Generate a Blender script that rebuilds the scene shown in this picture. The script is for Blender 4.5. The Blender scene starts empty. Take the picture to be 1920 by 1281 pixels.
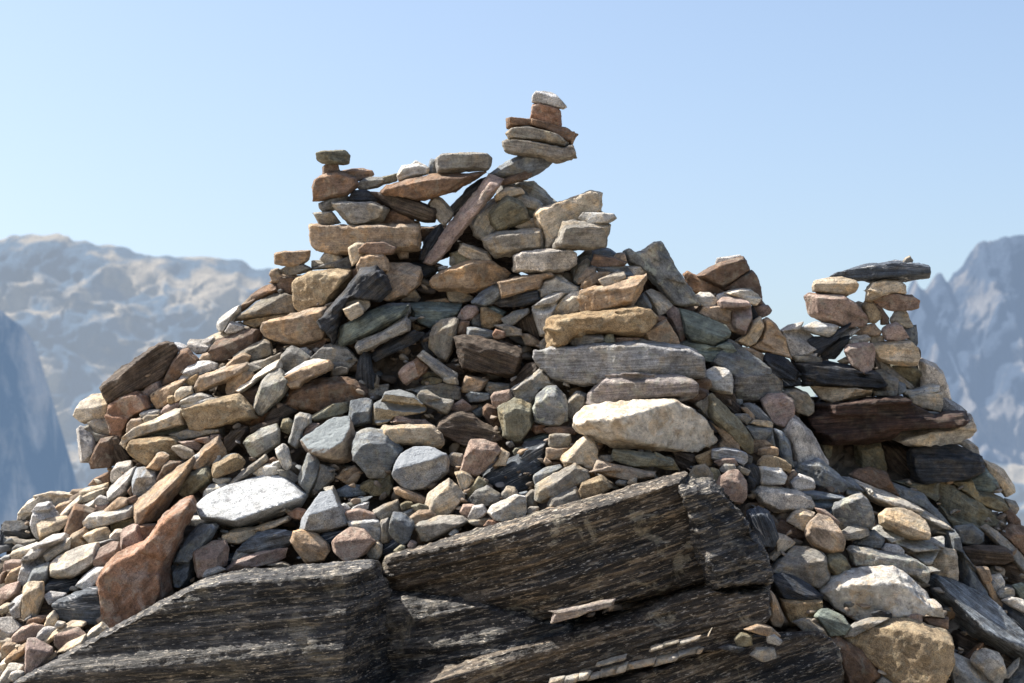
# Stone cairn on a bedrock outcrop, mountains behind.
SUN_EL, SUN_AZ, SUN_E, SKY_E, AIR, DUST = 54, -76, 11.0, 0.215, 1.0, 2.6
DATA = """
C 560 160 3.769
125,480 160,468 325,462 358,500 352,550 318,560 165,552 130,530|sO1|flat pale capstone balanced on the very top of the left stone column
170,580 210,556 270,554 288,610 265,650 172,645|sN0-4|small brown neck stone right under the flat pale capstone of the left column
100,720 110,675 160,640 280,615 400,650 420,710 340,780 240,800 105,815|bN1|reddish brown boulder second largest in the left column with a small neck stone on it
290,610 430,588 515,605 525,630 480,665 400,680 310,650|sN2-6|thin brown flake jutting right from behind the reddish brown boulder of the left column
405,715 480,650 590,655 612,690 560,720 440,740|sG3-3|narrow grey flake bridging the left column and the long sloping roof slab
596,650 690,628 694,672 640,692 600,696|sO1-4|small olive stone wedged left of the pinkish lump on the sloping roof slab
580,755 620,710 820,655 1010,628 1320,612 1281,645 1190,705 1131,745 830,825 600,775|SN2+4|long reddish brown roof slab sloping up to the right from the left column
960,530 1010,490 1200,480 1330,484 1361,515 1357,570 1330,600 1131,612 975,626|bG1+3|large grey brown block lying on the right end of the sloping roof slab
695,640 735,572 850,555 920,590 915,625 800,655 710,678|sL2|pinkish light lump on the sloping roof slab left of the grey brown block
802,560 830,538 905,575 900,600|sL1-3|tiny tilted flake leaning on the pinkish lump on the roof slab
915,590 935,525 962,530 970,625 925,628|sB1-4|small dark cracked chip standing against the left end of the grey brown block
520,765 600,768 720,775 980,870 992,910 965,965 870,960 700,905 600,830|SK1+2|dark slab slanting down to the right under the long roof slab
355,790 390,745 470,742 555,785 545,835 400,828 360,812|sD2|dark blue grey stone capping the brown trapezoid stone in the left column
145,840 230,800 345,785 360,815 250,880 180,905 150,870|sG1-2|small grey brown stone at the left edge under the reddish brown boulder
240,830 300,825 540,830 640,880 600,950 520,980 390,992 350,975 290,910 250,870|sG1+3|large grey brown trapezoid stone in the middle of the left column
108,908 230,895 295,978 150,985|sG1|flat grey wedge at the left edge on top of the long tan block
600,905 680,888 780,930 825,970 760,1002 605,992|sN1|dark brown stone under the dark slanting slab on the long tan block
760,965 850,960 858,1000 765,1000|sG1-2|small pale chip on the right end of the long tan block
75,992 300,995 855,985 862,1165 640,1182 260,1200 105,1158 82,1100|bT1+3|long tan block carrying the whole left stone column
355,1150 420,1108 475,1120 470,1180 430,1240 380,1272 360,1200|sY1+9|pale tan stone propping the middle of the long tan block from below
425,1160 480,1115 600,1108 690,1150 660,1188 520,1198 430,1182|sN1+12|dark brown lens shaped stone under the middle of the long tan block
413,1275 440,1215 510,1185 600,1192 628,1235 638,1315 420,1315|sT2+12|rounded light tan stone below the dark brown lens shaped stone
920,835 960,785 1010,800 1092,895 1080,940 1030,992 990,962 960,880|sY1+1|mottled cream stone wedged between the dark slanting slab and the long leaning plank
850,1235 900,1080 1000,985 1024,1020 930,1190 870,1250|sD1+1|dark narrow stone leaning left behind the foot of the long leaning plank
1080,860 1190,735 1290,665 1330,655 1330,700 1210,830 1100,920|SD1|dark slab propped up behind the top of the long leaning plank
880,1255 1040,1005 1311,690 1350,632 1440,665 1400,740 1281,890 1131,1068 1000,1235 930,1270|SP1+8|long reddish leaning plank of stone propped diagonally beside the big pale boulder
155,1230 200,1180 290,1205 330,1240 290,1275 190,1260|sY1|small yellowish chip under the left end of the long tan block
700,1195 730,1172 775,1178 770,1220 720,1228|sT1|tiny tan pebble under the right end of the long tan block
862,1000 955,1010 900,1085 868,1100|sN1-6|small brown stone glimpsed between the long tan block and the dark leaning stone
C 860 160 3.769
520,90 545,50 650,48 690,80 720,125 760,155 740,168 680,160 560,128 520,118|sM3|marbled wedge shaped stone at the very tip of the tallest column
510,240 525,140 560,122 700,162 722,200 726,300 540,258|bR1|small rusty orange block second from the top of the tallest column
338,240 370,235 520,245 760,310 828,345 825,370 800,425 760,402 620,325 520,295 410,305 345,305|SN1-1|flat brown slab directly under the rusty orange block
330,345 380,305 490,292 560,310 700,350 770,412 755,448 600,408 350,382|SG1+2|grey lens shaped slab in the middle of the tallest column
310,400 350,385 480,395 620,420 760,445 800,430 820,492 800,520 700,548 560,512 420,492 325,468|SC1+2|broad banded grey slab at the base of the tallest column
220,625 390,515 470,485 650,508 655,545 590,600 520,645 500,655 380,645 300,655|SB2|blue grey slab sloping up to carry the tallest column
290,685 380,635 480,600 515,625 490,660 400,685 300,705|sN2+3|thin brown wedge under the blue grey sloping slab
330,705 450,680 530,680 600,740 690,830 620,900 480,900 400,800|BA2-8|big pale lichen covered boulder behind the top of the right shoulder of the summit
255,790 340,722 440,730 462,762 380,785 268,818|sY3+5|light flat stone lying on the left of the big pale lichen boulder
390,790 440,770 560,812 592,842 560,890 480,865|sY2+3|small cream stone right below the light flat stone on the lichen boulder
88,990 130,900 250,800 310,810 330,900 360,1010 270,1050 170,1105 108,1070|BL1|large pinkish pale boulder right of the long leaning plank
215,900 300,810 350,785 440,820 485,880 500,945 370,1000 280,1035 230,982|sO1+8|green grey mossy stone resting against the large pinkish pale boulder
370,985 530,945 560,1000 440,1018|sY1+4|thin pale stone squeezed above the left grey tan block
480,880 540,885 560,960 500,950|sO0+1|small dark olive chip between the mossy stone and the bone shaped stone
155,1085 270,1040 470,1018 580,1015 605,1070 605,1160 520,1168 380,1203 258,1218 190,1150|bG2+10|broad grey tan block with a sunlit right end below the mossy stone
530,920 570,875 660,850 800,800 930,750 1010,765 1005,900 950,960 760,1050 700,1100 640,1162 595,1155 590,1040 545,975|BY1+5|bone shaped pale stone rising to a blunt end on the right of the summit
665,1145 740,970 800,958 1070,985 1035,1150 960,1165 670,1162|bG2+14|square cut pale grey block under the small flat stone
845,945 880,900 1090,912 1112,940 1060,970 930,973|sL1+14|small thin flat stone lying on top of the square cut pale grey block
388,1210 450,1180 620,1166 780,1165 830,1190 830,1260 780,1300 640,1325 400,1310|bM1+14|speckled grey block with black lichen under the bone shaped stone
0,1170 30,1122 200,1180 235,1240 120,1245 10,1190|sY1+8|small light stone under the foot of the large pinkish pale boulder
-60,1190 0,1170 60,1185 120,1240 90,1290 -50,1275|sO1+4|dull grey stone left below the small light stone at the foot of the summit boulders
C 380 440 4.7975
650,175 740,150 900,150 965,148 955,220 890,275 770,285 700,262 655,258|sT1+1|small tan capstone of the little stack left of the long tan block
680,320 770,285 900,268 965,300 975,325 880,350 760,365 695,355|sG1|grey disc shaped stone under the small tan capstone
610,360 620,325 680,310 700,355 830,365 850,395 700,410 690,432 635,428|sT2-3|thin cream stone under the grey disc shaped stone
670,450 710,370 820,375 835,545 720,530 672,490|sN1-3|dark brown squarish stone left of the big speckled brown block
810,430 840,380 1000,330 1150,308 1260,330 1340,320 1330,400 1200,560 1100,660 870,705 830,640|bQ1+6|big speckled golden brown block on the left shoulder
340,700 350,640 440,545 560,465 660,440 680,510 560,560 460,600 400,660|sN2-3|curved rusty brown stone with a bright top edge on the left shoulder
290,775 400,690 500,610 620,545 710,528 830,560 835,650 860,700 700,720 540,745 400,745|SG3|grey slab with a sunlit ragged top left of the speckled brown block
370,780 500,745 700,720 860,705 800,760 560,810 480,848 380,810|sQ1-2|ochre stone shadowed below the ragged grey slab on the left shoulder
130,820 150,760 220,700 340,640 340,700 290,775 210,830 180,880 140,860|sL4|bright rounded stone on the skyline of the left shoulder
205,870 250,785 365,815 370,850 300,880 220,885|sM2+2|small crumbly pale stone under the bright rounded skyline stone
525,860 545,790 700,740 890,712 1010,675 1130,640 1150,760 1120,920 900,1000 700,960 560,915|BT1+9|long rounded tan boulder lying below the big speckled brown block
1030,780 1200,600 1420,310 1560,285 1640,360 1695,490 1600,600 1480,590 1330,570 1260,680 1230,820 1180,970 1140,900 1050,830|SD2+17|big black slab leaning diagonally below the left column
1250,650 1300,600 1400,570 1490,590 1505,640 1450,690 1380,680 1270,680|sG2+19|small rounded greyish tan stone on top of a paler one beside the black leaning slab
1265,670 1400,612 1445,670 1440,710 1335,765 1290,720|sY1+23|small cream cube like stone resting on the blue green slab
1220,940 1240,830 1550,665 1700,650 1860,640 1800,760 1640,830 1390,960 1270,1010 1230,985|SE3+16|blue green banded slab tilted in the recess below the left column
1560,660 1700,620 1860,625 1870,700 1820,760 1700,780 1640,770|sB2+10|blue striped stone behind the upper end of the blue green banded slab
1380,1010 1400,970 1600,880 1830,740 1870,790 1860,860 1700,930 1540,1020 1410,1065|SG2+19|brownish grey slab lying along the lower edge of the blue green slab
1515,1090 1560,1040 1700,970 1900,870 1990,900 1900,980 1700,1070 1560,1135|SD2+16|dark narrow slab third down below the blue green slab
1380,1281 1400,1150 1450,1035 1500,1080 1550,1281 1540,1400 1400,1400|sD1+15|dark upright pointed stone standing in the shaded recess
1665,260 1850,262 1960,300 1975,370 1960,440 1830,550 1700,600 1620,580 1690,470 1640,350|BT3+8|large tan boulder with a flat grey top right of the black leaning slab
985,310 1120,260 1230,235 1330,190 1370,260 1330,320 1150,300|sG2|low dark grey slab under the left end of the long tan block
985,240 1060,235 1110,265 1080,285 985,300|sY3-3|tiny bright flake on the skyline left of the long tan block's underside
1065,215 1110,160 1200,200 1240,235 1110,240|sM1-2|small cream crumbly stone right under the left end of the long tan block
1340,330 1400,300 1430,290 1400,340 1200,560 1340,430|sN1+4|dark sliver between the speckled brown block and the black leaning slab
-30,1010 60,930 150,880 300,850 380,850 300,920 200,990 100,1010 60,1040|sY4-3|pale flaky stone crest on the left skyline above the layered brown stone
60,1060 110,960 240,905 400,850 530,860 520,960 400,1010 280,1080 200,1150 90,1150|BN3+2|layered dark brown boulder with a sunlit crest left of the long rounded boulder
270,1090 420,1000 560,950 620,970 630,1080 500,1140 430,1150 300,1130|SG2+5|smooth grey brown slab face below the layered dark brown boulder
200,1190 280,1110 370,1068 430,1095 400,1160 280,1185|sT2+9|small orange tan stone leaning on the smooth grey brown slab
0,1281 200,1190 400,1165 600,1110 710,1065 720,1120 560,1200 430,1250 200,1270 0,1330|SG2+9|long thin grey stone lying along under the small orange tan stone
705,1180 710,1095 760,1030 800,1008 860,1030 975,1105 880,1180 735,1255|sG2+15|dome shaped greyish stone standing above the sunlit cream plank
870,1030 930,1020 985,1070 970,1105|sM1+10|tiny crumbly chip behind the right shoulder of the dome shaped stone
720,1281 900,1160 1000,1118 1110,1130 1165,1165 1160,1215 1000,1275 900,1330 760,1340|SL5+20|bright sunlit plank with a cream front edge left of the recess
980,1110 1100,1000 1200,975 1300,1020 1400,1130 1330,1200 1170,1200 1110,1125|BG3+12|smooth shadowy grey boulder with a sloping top left of the upright pointed stone
1150,1200 1250,1180 1310,1200 1300,1250 1200,1281 1160,1270|sG1+14|small grey stone at the foot of the smooth shadowy grey boulder
870,1010 1000,975 1130,930 1100,1000 1020,1080 960,1040|sN2+6|dark brown stone in the shade below the long rounded tan boulder
480,1281 600,1170 710,1120 720,1210 660,1220 600,1250 540,1300|SL5+11|bright flat slab in sunlight left of the dome shaped stone
0,1150 60,1140 130,1170 120,1230 20,1230 -20,1190|sM2+3|small jagged pale stone in sun on the left slope
C 740 440 4.7975
570,145 590,88 660,95 820,150 865,200 860,230 770,230 640,190|sG1+6|small grey tan wedge lying below the big pinkish boulder
500,210 540,175 650,180 690,230 640,260 500,275|sG1+3|round dull stone left of the small grey tan wedge
305,430 340,380 480,300 700,240 860,235 960,290 1050,350 1020,400 900,450 720,520 560,490 400,505 330,470|BT1+11|large long brown boulder lying at the head of the shaded recess
395,300 430,285 470,290 460,315 400,318|sL1+4|tiny pale pebble resting on the left end of the large brown boulder
0,250 400,265 440,290 340,370 220,420 -20,330|SD1-4|dark slab in deep shade under the left column
470,500 600,490 700,560 710,590 600,620 490,610|sG1+3|squarish dull stone below the large long brown boulder
290,600 460,575 490,610 340,618|sT2+3|thin tan sliver left of the squarish dull stone
695,600 760,530 900,450 940,440 960,560 900,610 800,650 700,625|sB2+11|smooth dark blue grey stone below the right end of the large brown boulder
935,430 1150,375 1400,345 1430,370 1330,400 1300,490 1150,530 965,568|bT2+14|orange tan block pointing right below the speckled grey block
875,620 1000,560 1200,510 1300,500 1310,590 1150,640 950,650|SD1+13|dark pointed slab under the orange tan block
1300,580 1296,500 1340,400 1420,365 1500,375 1580,440 1560,520 1430,525|sL3+10|bright blocky pale stone right of the orange tan block
1070,330 1075,200 1120,180 1130,200 1120,340|sL0+9|narrow lichen end piece of the speckled block
135,620 300,610 600,625 590,700 560,740 380,800 340,850 200,780 150,720|SE3+6|flat dark green grey slab in the middle of the recess
570,740 600,680 660,635 730,640 760,690 700,760 620,775|sP1+11|pinkish brown rounded stone on the right end of the green grey slab
690,790 710,735 760,715 780,760 770,830 700,820|sB1+9|small dark round pebble right of the pinkish brown stone
775,760 780,660 820,655 900,720 975,740 960,790 860,850 790,830|sQ1+12|ribbed ochre upright stone in the recess centre
820,655 900,650 1000,700 970,740 890,710|sE2+9|thin dark green chip behind the ribbed ochre stone
965,760 1100,690 1200,672 1210,700 1080,800 1010,832|sG2+14|light grey tilted flat stone right of the ribbed ochre stone
1080,800 1200,700 1250,680 1290,900 1310,960 1200,880|BK1+9|dark brown boulder in shadow against the pale right pillar
555,900 565,800 620,780 670,790 650,900|sN1+13|small upright brown block on the left end of the dark layered block
650,880 660,840 720,838 880,870 890,930 760,930 650,910|sB2+15|blue grey bar lying on top of the dark layered block
885,900 910,855 985,875 990,920 940,940 900,935|sR1+17|small orange pebble on the blue grey bar
910,820 1000,810 1140,855 1145,910 1000,915 980,870|sG1+14|small banded grey stone right of the orange pebble
1140,900 1200,895 1300,960 1320,1010 1180,990|sT1+12|brown stone beneath the shadowed boulder by the right pillar
310,980 340,840 420,770 540,748 572,760 540,920 520,1040 470,1140 400,1110 315,1010|bG2+14|tall grey blocky stone left of the dark layered block
228,950 320,865 325,910 310,990 400,1100 330,1090 250,1010|sD1+9|curved dark stone hugging the left of the tall grey blocky stone
535,920 640,905 900,950 1140,1020 1130,1180 1090,1281 1000,1281 860,1255 620,1195 580,1130|bK2+18|large dark layered block with wood like banding in the recess
1100,1281 1150,1200 1280,1140 1310,1200 1200,1281 1150,1330|sK2+10|dark brown stone right of the foot of the dark layered block
210,1090 260,1050 400,1160 560,1260 550,1300 440,1300 310,1190|SG2+22|thin grey plank sloping down to the right in the recess
40,1260 140,1150 220,1100 300,1170 290,1230 200,1300 60,1310|sN2+20|pinkish brown block left of the thin sloping grey plank
450,1180 580,1140 600,1190 640,1260 560,1250|sK1+11|dark sliver under the left corner of the dark layered block
160,800 270,840 220,870 165,850|sQ1+3|small ochre pebble at the left foot of the green grey slab
100,500 180,500 225,570 200,600 60,600|sG1+2|small blue grey stone under the large tan boulder with a flat grey top
1240,680 1260,640 1400,530 1560,525 1460,610 1440,700 1370,880 1365,920 1310,905 1270,780|BL3+14|pale pinkish boulder with a sunlit crest at the left side of the right pillar
1440,670 1500,590 1600,520 1680,512 1660,600 1650,700 1450,735|bY2+17|cream angular block in the right pillar left of the tan block
1315,1030 1310,975 1370,920 1370,1030|sG1+16|small grey stone at the left foot of the long rounded pillar stone
C 980 440 4.7975
440,330 450,250 560,150 620,140 640,260 560,330 480,430 460,400|sB2+4|pale blue grey stone with a sunlit left edge at the top of the right pillar
460,420 480,330 560,205 620,260 600,330 520,420 490,450|sL3+6|bright pale stone at the back left of the right pillar top
580,170 700,120 780,135 850,180 700,230 600,200|sB2+0|blue grey slab behind the brown roof chip of the right pillar
620,255 650,185 820,210 930,250 900,285 650,292|sN1+12|flat reddish brown chip crowning the right pillar
815,215 850,170 910,165 930,240 880,250|sT2+11|small pinkish point at the right of the crowning reddish brown chip
650,295 930,285 1000,370 960,395 900,350 700,345|sB1+11|thin blue grey slab below the crowning brown chip of the right pillar
500,440 510,390 590,300 650,305 660,340 600,370 540,430|sT2+14|small tan stone left under the thin blue grey slab of the right pillar
525,480 540,430 650,350 690,340 780,345 700,440 560,490|sT2+17|ochre brown small stone left of the little cream brick in the right pillar
685,410 700,400 860,335 910,345 925,390 870,420 725,467|sY3+21|little cream brick shaped stone near the top of the right pillar
935,290 1060,285 1100,340 1000,370|sM2+9|crumbly pale chip at the upper right of the right pillar
145,580 150,500 190,420 300,380 400,430 520,480 520,510 400,525 280,520|sL2+11|low pale stone under the ochre brown small stone of the right pillar
495,600 520,510 760,470 1000,390 1115,350 1110,400 1050,540 980,650 770,682 540,695 495,660|bT2+22|boat shaped orange tan block halfway up the right pillar
1000,640 1080,530 1110,560 1160,640 1150,690 1060,660|sB2+14|pale blue shadowed stone right of the boat shaped orange tan block
1095,520 1150,495 1250,530 1345,640 1290,700 1210,740 1160,640|sL3+8|bright topped pale stone at the foot of the steep lichen slab
1290,700 1345,645 1410,680 1430,800 1470,880 1450,980 1400,950 1330,800|sP2+10|pinkish knobbly stone right of the tan triangle stone
1190,780 1210,740 1270,740 1290,765 1200,800|sN1+16|tiny dark brown chip on the tan triangle stone
205,850 210,780 260,740 560,700 800,685 990,650 1130,670 1200,740 1190,800 1060,930 700,900 440,950 400,1005 215,1025|BQ2+24|long rounded sandy boulder in the middle of the right pillar
1085,890 1110,850 1290,765 1340,830 1410,980 1390,1005 1250,1000 1110,940|sT1+26|tan triangle stone right of the long rounded sandy boulder
415,990 440,940 520,900 720,905 740,960 640,985 480,1005|sG2+28|small pale blue stone lying left on the great grey slab
725,930 770,885 810,890 825,965 740,970|sO2+28|tiny dark pyramid stone on the great grey slab
820,970 840,935 1040,935 1080,955 1000,960|sP1+26|thin reddish sliver under the long rounded sandy boulder
90,1100 110,1050 250,1020 440,1000 800,965 1060,950 1300,1000 1500,1020 1600,1080 1640,1140 1645,1280 1540,1281 1150,1300 700,1330 540,1370 400,1330 250,1290 150,1190|SS1+26|great grey striped slab jutting left and carrying the upper right pillar
990,1170 1070,1095 1120,1110 1140,1160 1130,1225 1060,1238 1010,1215|sQ1+33|little round orange pebble resting against the great grey slab
1150,1195 1200,1175 1340,1175 1350,1205 1280,1235 1170,1230|sG1+31|small flat grey pebble right of the little round orange pebble
1350,1235 1490,1160 1560,1165 1575,1200 1540,1240 1440,1260|sN1+31|dark olive brown chip with a white sunlit tip right on the great grey slab
905,160 960,135 1010,170 1100,130 1190,65 1240,65 1340,250 1480,450 1600,640 1480,650 1330,620 1220,500 1120,360 1000,290 930,230|SF1+6|steep grey slab covered in lichen standing to the right of the right pillar
1540,560 1600,525 1680,525 1750,590 1730,650 1600,640 1560,610|sL3+4|rounded pale stone right of the foot of the steep lichen slab
1440,360 1480,330 1580,380 1680,430 1810,520 1760,550 1680,530 1540,530 1480,430|sN1-2|brown wedge with a sunlit ridge left of the big brown boulder on the right shoulder
1410,670 1500,690 1700,760 1830,820 1865,880 1850,920 1730,1010 1500,960 1430,870 1440,780|SE5+12|blue green flat topped block with a bright triangle of sun on it
1400,990 1480,950 1720,1010 1850,960 1910,1040 1890,1110 1750,1160 1640,1140 1540,1040|SE3+11|thinner blue green slab below the blue green flat topped block
C 1200 440 4.7975
680,275 700,215 800,205 900,185 910,210 820,240 720,270|sM1-4|crumbly grey crest behind the big brown boulder on the right shoulder
505,365 600,310 740,250 920,205 960,240 985,320 900,370 740,485 640,440 520,390|BN1+0|big smooth brown boulder topping the right shoulder
740,490 900,370 1000,320 1040,370 1080,480 1090,620 1060,640 980,600 930,510 800,500|BN1-2|tall shadowed brown boulder right below the big smooth brown boulder
690,580 695,545 760,525 850,545 840,570 720,590|sM2+4|flat cream stone left of the layered flat stone on the right shoulder
760,525 880,495 990,500 1060,540 1080,580 1040,635 980,620 900,570|sL2+5|layered flat pale stone below the tall shadowed brown boulder
695,610 740,570 870,565 960,600 985,640 1000,760 940,910 850,870 810,800 820,660 720,665|bP4+8|pinkish block with a bright crumbly top on the right shoulder
520,710 560,650 700,640 820,670 815,790 870,880 810,870 740,810 600,740|sT1+5|pale tan stone in shade between two brighter blocks of the right shoulder
1020,650 1090,635 1150,640 1180,680 1150,720 1100,745 1050,720|sP1-2|small reddish stone sticking out on the right of the right shoulder
985,640 1020,660 1060,740 1010,780|sD1+0|thin dark chip left of the small reddish stone sticking out
860,960 950,900 1010,780 1080,745 1110,800 1090,900 1040,970 960,1010|sY1+7|rounded pale tan stone below the pinkish block
985,1005 1060,950 1110,860 1105,760 1150,750 1230,830 1300,930 1345,1110 1200,1070 1060,1050|BT1+4|big smooth tan boulder ending the right shoulder above the saddle
930,1020 1000,1030 1110,1080 1100,1140 1040,1110|sT1+8|small tan flake under the big smooth tan boulder
740,1000 800,940 900,1010 1050,1120 1150,1200 1180,1281 1000,1320 820,1330 700,1250 600,1180|SB4+11|broad blue grey smooth slab slanting down under the right shoulder
1105,1140 1130,1070 1250,1090 1330,1130 1430,1260 1420,1320 1180,1281 1150,1190|SD3+7|dark slab crossed by two white quartz veins at the saddle
30,900 60,860 200,770 230,775 240,790 100,880|sN1+12|small brown piece left of the tan triangle stone
C 1440 460 4
465,238 520,200 600,190 740,180 745,150 900,145 960,120 1100,140 1200,160 1210,200 1200,240 1040,275 780,272 600,255|SX1+0|flat dark grey slate slab bridging the two columns of the right hand cairn
1000,145 1030,100 1060,85 1080,115 1060,150|sG1+0|small twisted flake on top of the bridging slate slab
332,320 350,270 450,245 560,240 650,270 668,310 650,350 580,375 500,365 335,345|sY3+2|rounded light stone on top of the left column of the right hand cairn
355,348 520,362 590,375 560,390 370,380|sD0+0|thin dark stone under the rounded light stone of the right hand cairn
278,385 300,365 400,375 560,378 640,430 720,510 745,570 720,605 600,615 500,600 400,570 310,520 295,440|BP1+4|pinkish red boulder in the left column of the right hand cairn
730,420 740,340 780,280 860,262 960,262 1010,290 1020,370 950,365 850,380 770,420|bY1+2|domed pale block directly under the bridging slate slab
775,410 850,365 950,360 1080,378 1140,420 1130,465 1080,485 900,490 840,460|sP1+3|flat pinkish stone under the domed pale block
655,435 680,425 720,440 700,470|sG1-1|tiny grey chip right of the pinkish red boulder
705,450 730,422 780,425 840,500 850,545 800,580 745,575 740,520|sQ1+1|oval ochre stone between the columns of the right hand cairn
780,425 840,460 900,540 905,590 850,590 845,530|sN1+0|dark brown stone curling round the oval ochre stone
915,560 960,490 1020,475 1050,530 1085,610 1030,620 930,590|sG1+2|greyish wedge under the flat pinkish stone
855,650 880,610 960,582 1000,610 1050,690 990,715 880,705|sP1+5|small pinkish stone low in the right column of the right hand cairn
1005,630 1060,610 1110,600 1118,730 1100,770 1070,730 1050,690|sB1+1|blue grey stone at the right edge of the right hand cairn
620,660 700,610 790,588 850,650 830,680 760,675|sT1+3|flat tan stone right under the pinkish red boulder
560,650 640,615 680,630 620,680 540,700|sM4+2|bright sunlit chip below the pinkish red boulder
595,730 640,685 740,675 765,700 740,735 640,745|sL3+6|bright pale stone right on the rounded brown cobble of the right hand cairn
760,690 860,680 870,720 770,735|sY1+3|thin pale stone beside the small pinkish stone of the right column
745,745 900,722 1060,715 1110,760 1130,830 1110,900 950,895 820,860 790,800|bY1+5|broad cream block footing the right column of the right hand cairn
240,625 360,575 500,600 530,615 500,670 460,690 300,650|sL3+6|triangular pale slab propped under the pinkish red boulder
90,640 160,600 260,580 240,625 330,680 380,760 350,840 250,830 150,840 110,720|BM4+3|white crumbly sunlit slab facing the saddle left of the right hand cairn
340,690 460,690 520,640 600,600 500,720 360,840 290,710|sD1+6|dark slanting sliver under the triangular pale slab
400,820 420,780 530,700 610,680 590,740 500,850 400,850|sD1+5|second dark slanting slab lower right of the dark slanting sliver
210,875 190,830 340,830 400,850 410,900 360,895|sG1+6|small dark olive wedge at the foot of the white crumbly slab
575,790 600,750 700,735 780,740 810,820 800,910 750,965 700,950 620,890|sP1+12|rounded pinkish brown cobble sitting on the blue black slab
530,870 590,840 620,880 560,890|sY3+4|small sunlit chip left of the rounded pinkish brown cobble
205,890 420,870 600,900 700,955 800,940 870,1040 860,1075 640,1060 400,1045 260,1050 245,970|SD3+8|broad blue black slab under the right hand cairn
790,950 860,930 970,1010 965,1090 950,1130 780,1125 760,1080 860,1070|sG4+6|grey layered end with a sunlit top at the right of the blue black slab
810,860 880,880 1000,990 1090,1070 1060,1090 970,1020 840,940|SG3+3|smooth grey slab slanting right below the broad cream block
970,1020 1020,1040 1025,1100 970,1120|sB1+6|small dark end piece right of the grey layered end
320,1060 640,1060 780,1080 770,1120 600,1160 480,1178 400,1150|sY1+7|cream lens shaped stone beneath the blue black slab
920,900 1100,905 1150,960 1100,1040 1050,1060 950,960|sO1-1|mossy dark stone under the broad cream block
1120,860 1160,845 1240,880 1300,940 1340,1050 1365,1150 1310,1160 1250,1100 1150,1070 1140,960|BM1+0|speckled white boulder at the right edge behind the right hand cairn
1000,1080 1090,1090 1200,1050 1280,1050 1270,1100 1150,1150 1080,1150 1010,1110|sL2+4|pale rounded stone at the foot of the speckled white boulder
1065,1140 1150,1110 1300,1110 1310,1200 1290,1250 1150,1230 1080,1190|bY1+7|tan block on the dark rust brown beam
1300,1150 1330,1145 1450,1220 1490,1281 1400,1300 1310,1240|sM2+1|green flecked pale stone at the right end of the rust brown beam
100,1070 180,1060 280,1110 330,1160 335,1240 280,1275 190,1240 180,1150|sG2+3|rounded grey cobble left of the cream lens shaped stone
0,1120 90,1110 190,1170 180,1281 60,1300 0,1290 -40,1200|sN1+6|rounded brown cobble left of the rounded grey cobble
-40,940 40,940 100,1020 100,1110 0,1120 -60,1040|sG1+6|brownish grey stone hidden under the dark veined slab
0,830 100,840 180,900 240,970 245,1050 100,1060 60,960 -20,920|SX3+5|dark slab end right of the quartz veined slab
C 130 600 4.7975
275,605 350,530 550,380 800,210 880,190 935,210 970,270 900,430 840,530 700,610 450,720 390,750 310,680|BK1+7|long dark brown boulder with a dark upper rim on the far left skyline
925,215 980,205 1070,245 1000,290 960,260|sM4+0|small sunlit pale chip between the long dark brown boulder and its right neighbour
830,600 870,500 940,360 1020,265 1070,260 1160,350 1160,400 1080,430 1000,540|bN1+5|brown leaning block right of the long dark brown boulder
1090,180 1200,180 1300,150 1290,230 1250,290 1150,300 1070,240 1070,205|sM4+0|white flaky rocks in bright sun on the left skyline
1160,380 1200,310 1270,290 1290,370 1200,400|sT2+3|small tan stone right of the brown leaning block
960,590 1040,480 1090,385 1250,375 1330,400 1330,440 1200,500 1170,560 1100,590 1000,600|BM4+7|rough pinkish white boulder with a purple shadow spot on the left slope
1050,560 1080,520 1160,480 1170,560 1100,590|sQ1+10|rough ochre brown chip under the rough pinkish white boulder
1130,600 1180,510 1450,420 1600,380 1640,420 1600,480 1440,530 1250,620 1150,650|ST1+12|tan slab with a shaded brown underside in the middle of the left slope
1390,640 1400,590 1450,500 1500,455 1640,475 1670,510 1560,600 1500,650 1420,690|bT1+14|smooth tan grey slab face left of the bright white pole like slab
1505,640 1560,590 1760,430 1900,355 1920,420 1850,480 1700,540 1600,630 1540,660|SW6+17|bright white long slab in full sun left of the striped grey stone
1650,790 1680,690 1740,560 1830,445 1890,445 1990,560 1960,640 1880,740 1740,870 1690,855|BF3+21|striped grey and white tilted stone beside the sunlit cream plank
1700,870 1760,860 1960,730 2080,680 2080,800 1980,860 1800,920 1640,950 1610,930|SN1+17|brown shadowed slab under the striped grey and white stone
1510,660 1640,630 1700,600 1690,690 1650,770 1580,720|sN1+15|small brown shaded stone left of the striped grey and white stone
50,860 110,740 200,675 310,668 350,720 380,790 360,900 140,930|BY4+4|large pale rounded boulder at the far left edge of the pile
340,860 370,760 480,680 620,640 690,690 740,780 640,850 560,890 520,970 470,1110 380,1020|BR1+8|big rust brown boulder under the long dark brown boulder
655,660 720,580 810,545 830,610 730,680 720,730|sP1+5|dusky pink stone under the right end of the long dark brown boulder
620,760 680,740 750,770 740,810 640,810|sB2+7|small dark slate blue stone right of the big rust brown boulder
725,680 800,630 950,560 1040,540 960,640 900,700 880,760 790,800 740,740|ST1+11|tan brown tapering slab left of two little yellowish cobbles
940,700 960,640 1010,610 1100,600 1110,660 1000,710 950,740|sY2+14|small yellowish cobble below the rough ochre brown chip
885,740 890,690 940,680 950,730 920,755|sQ2+14|tiny yellow pebble left of the small yellowish cobble
995,760 1010,720 1100,675 1200,665 1280,690 1240,720 1100,750|sL2+14|flat oval grey stone lying above the rust tan slab of the left slope
990,780 1100,745 1240,705 1340,705 1260,750 1100,790|sL2+15|thin pale grey stone under the flat oval grey stone
1000,810 1100,790 1300,730 1480,670 1530,665 1640,770 1690,880 1560,900 1200,990 1080,985 1050,930|SQ1+23|rust tan angular slab with a sunlit left edge on the left slope
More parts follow.
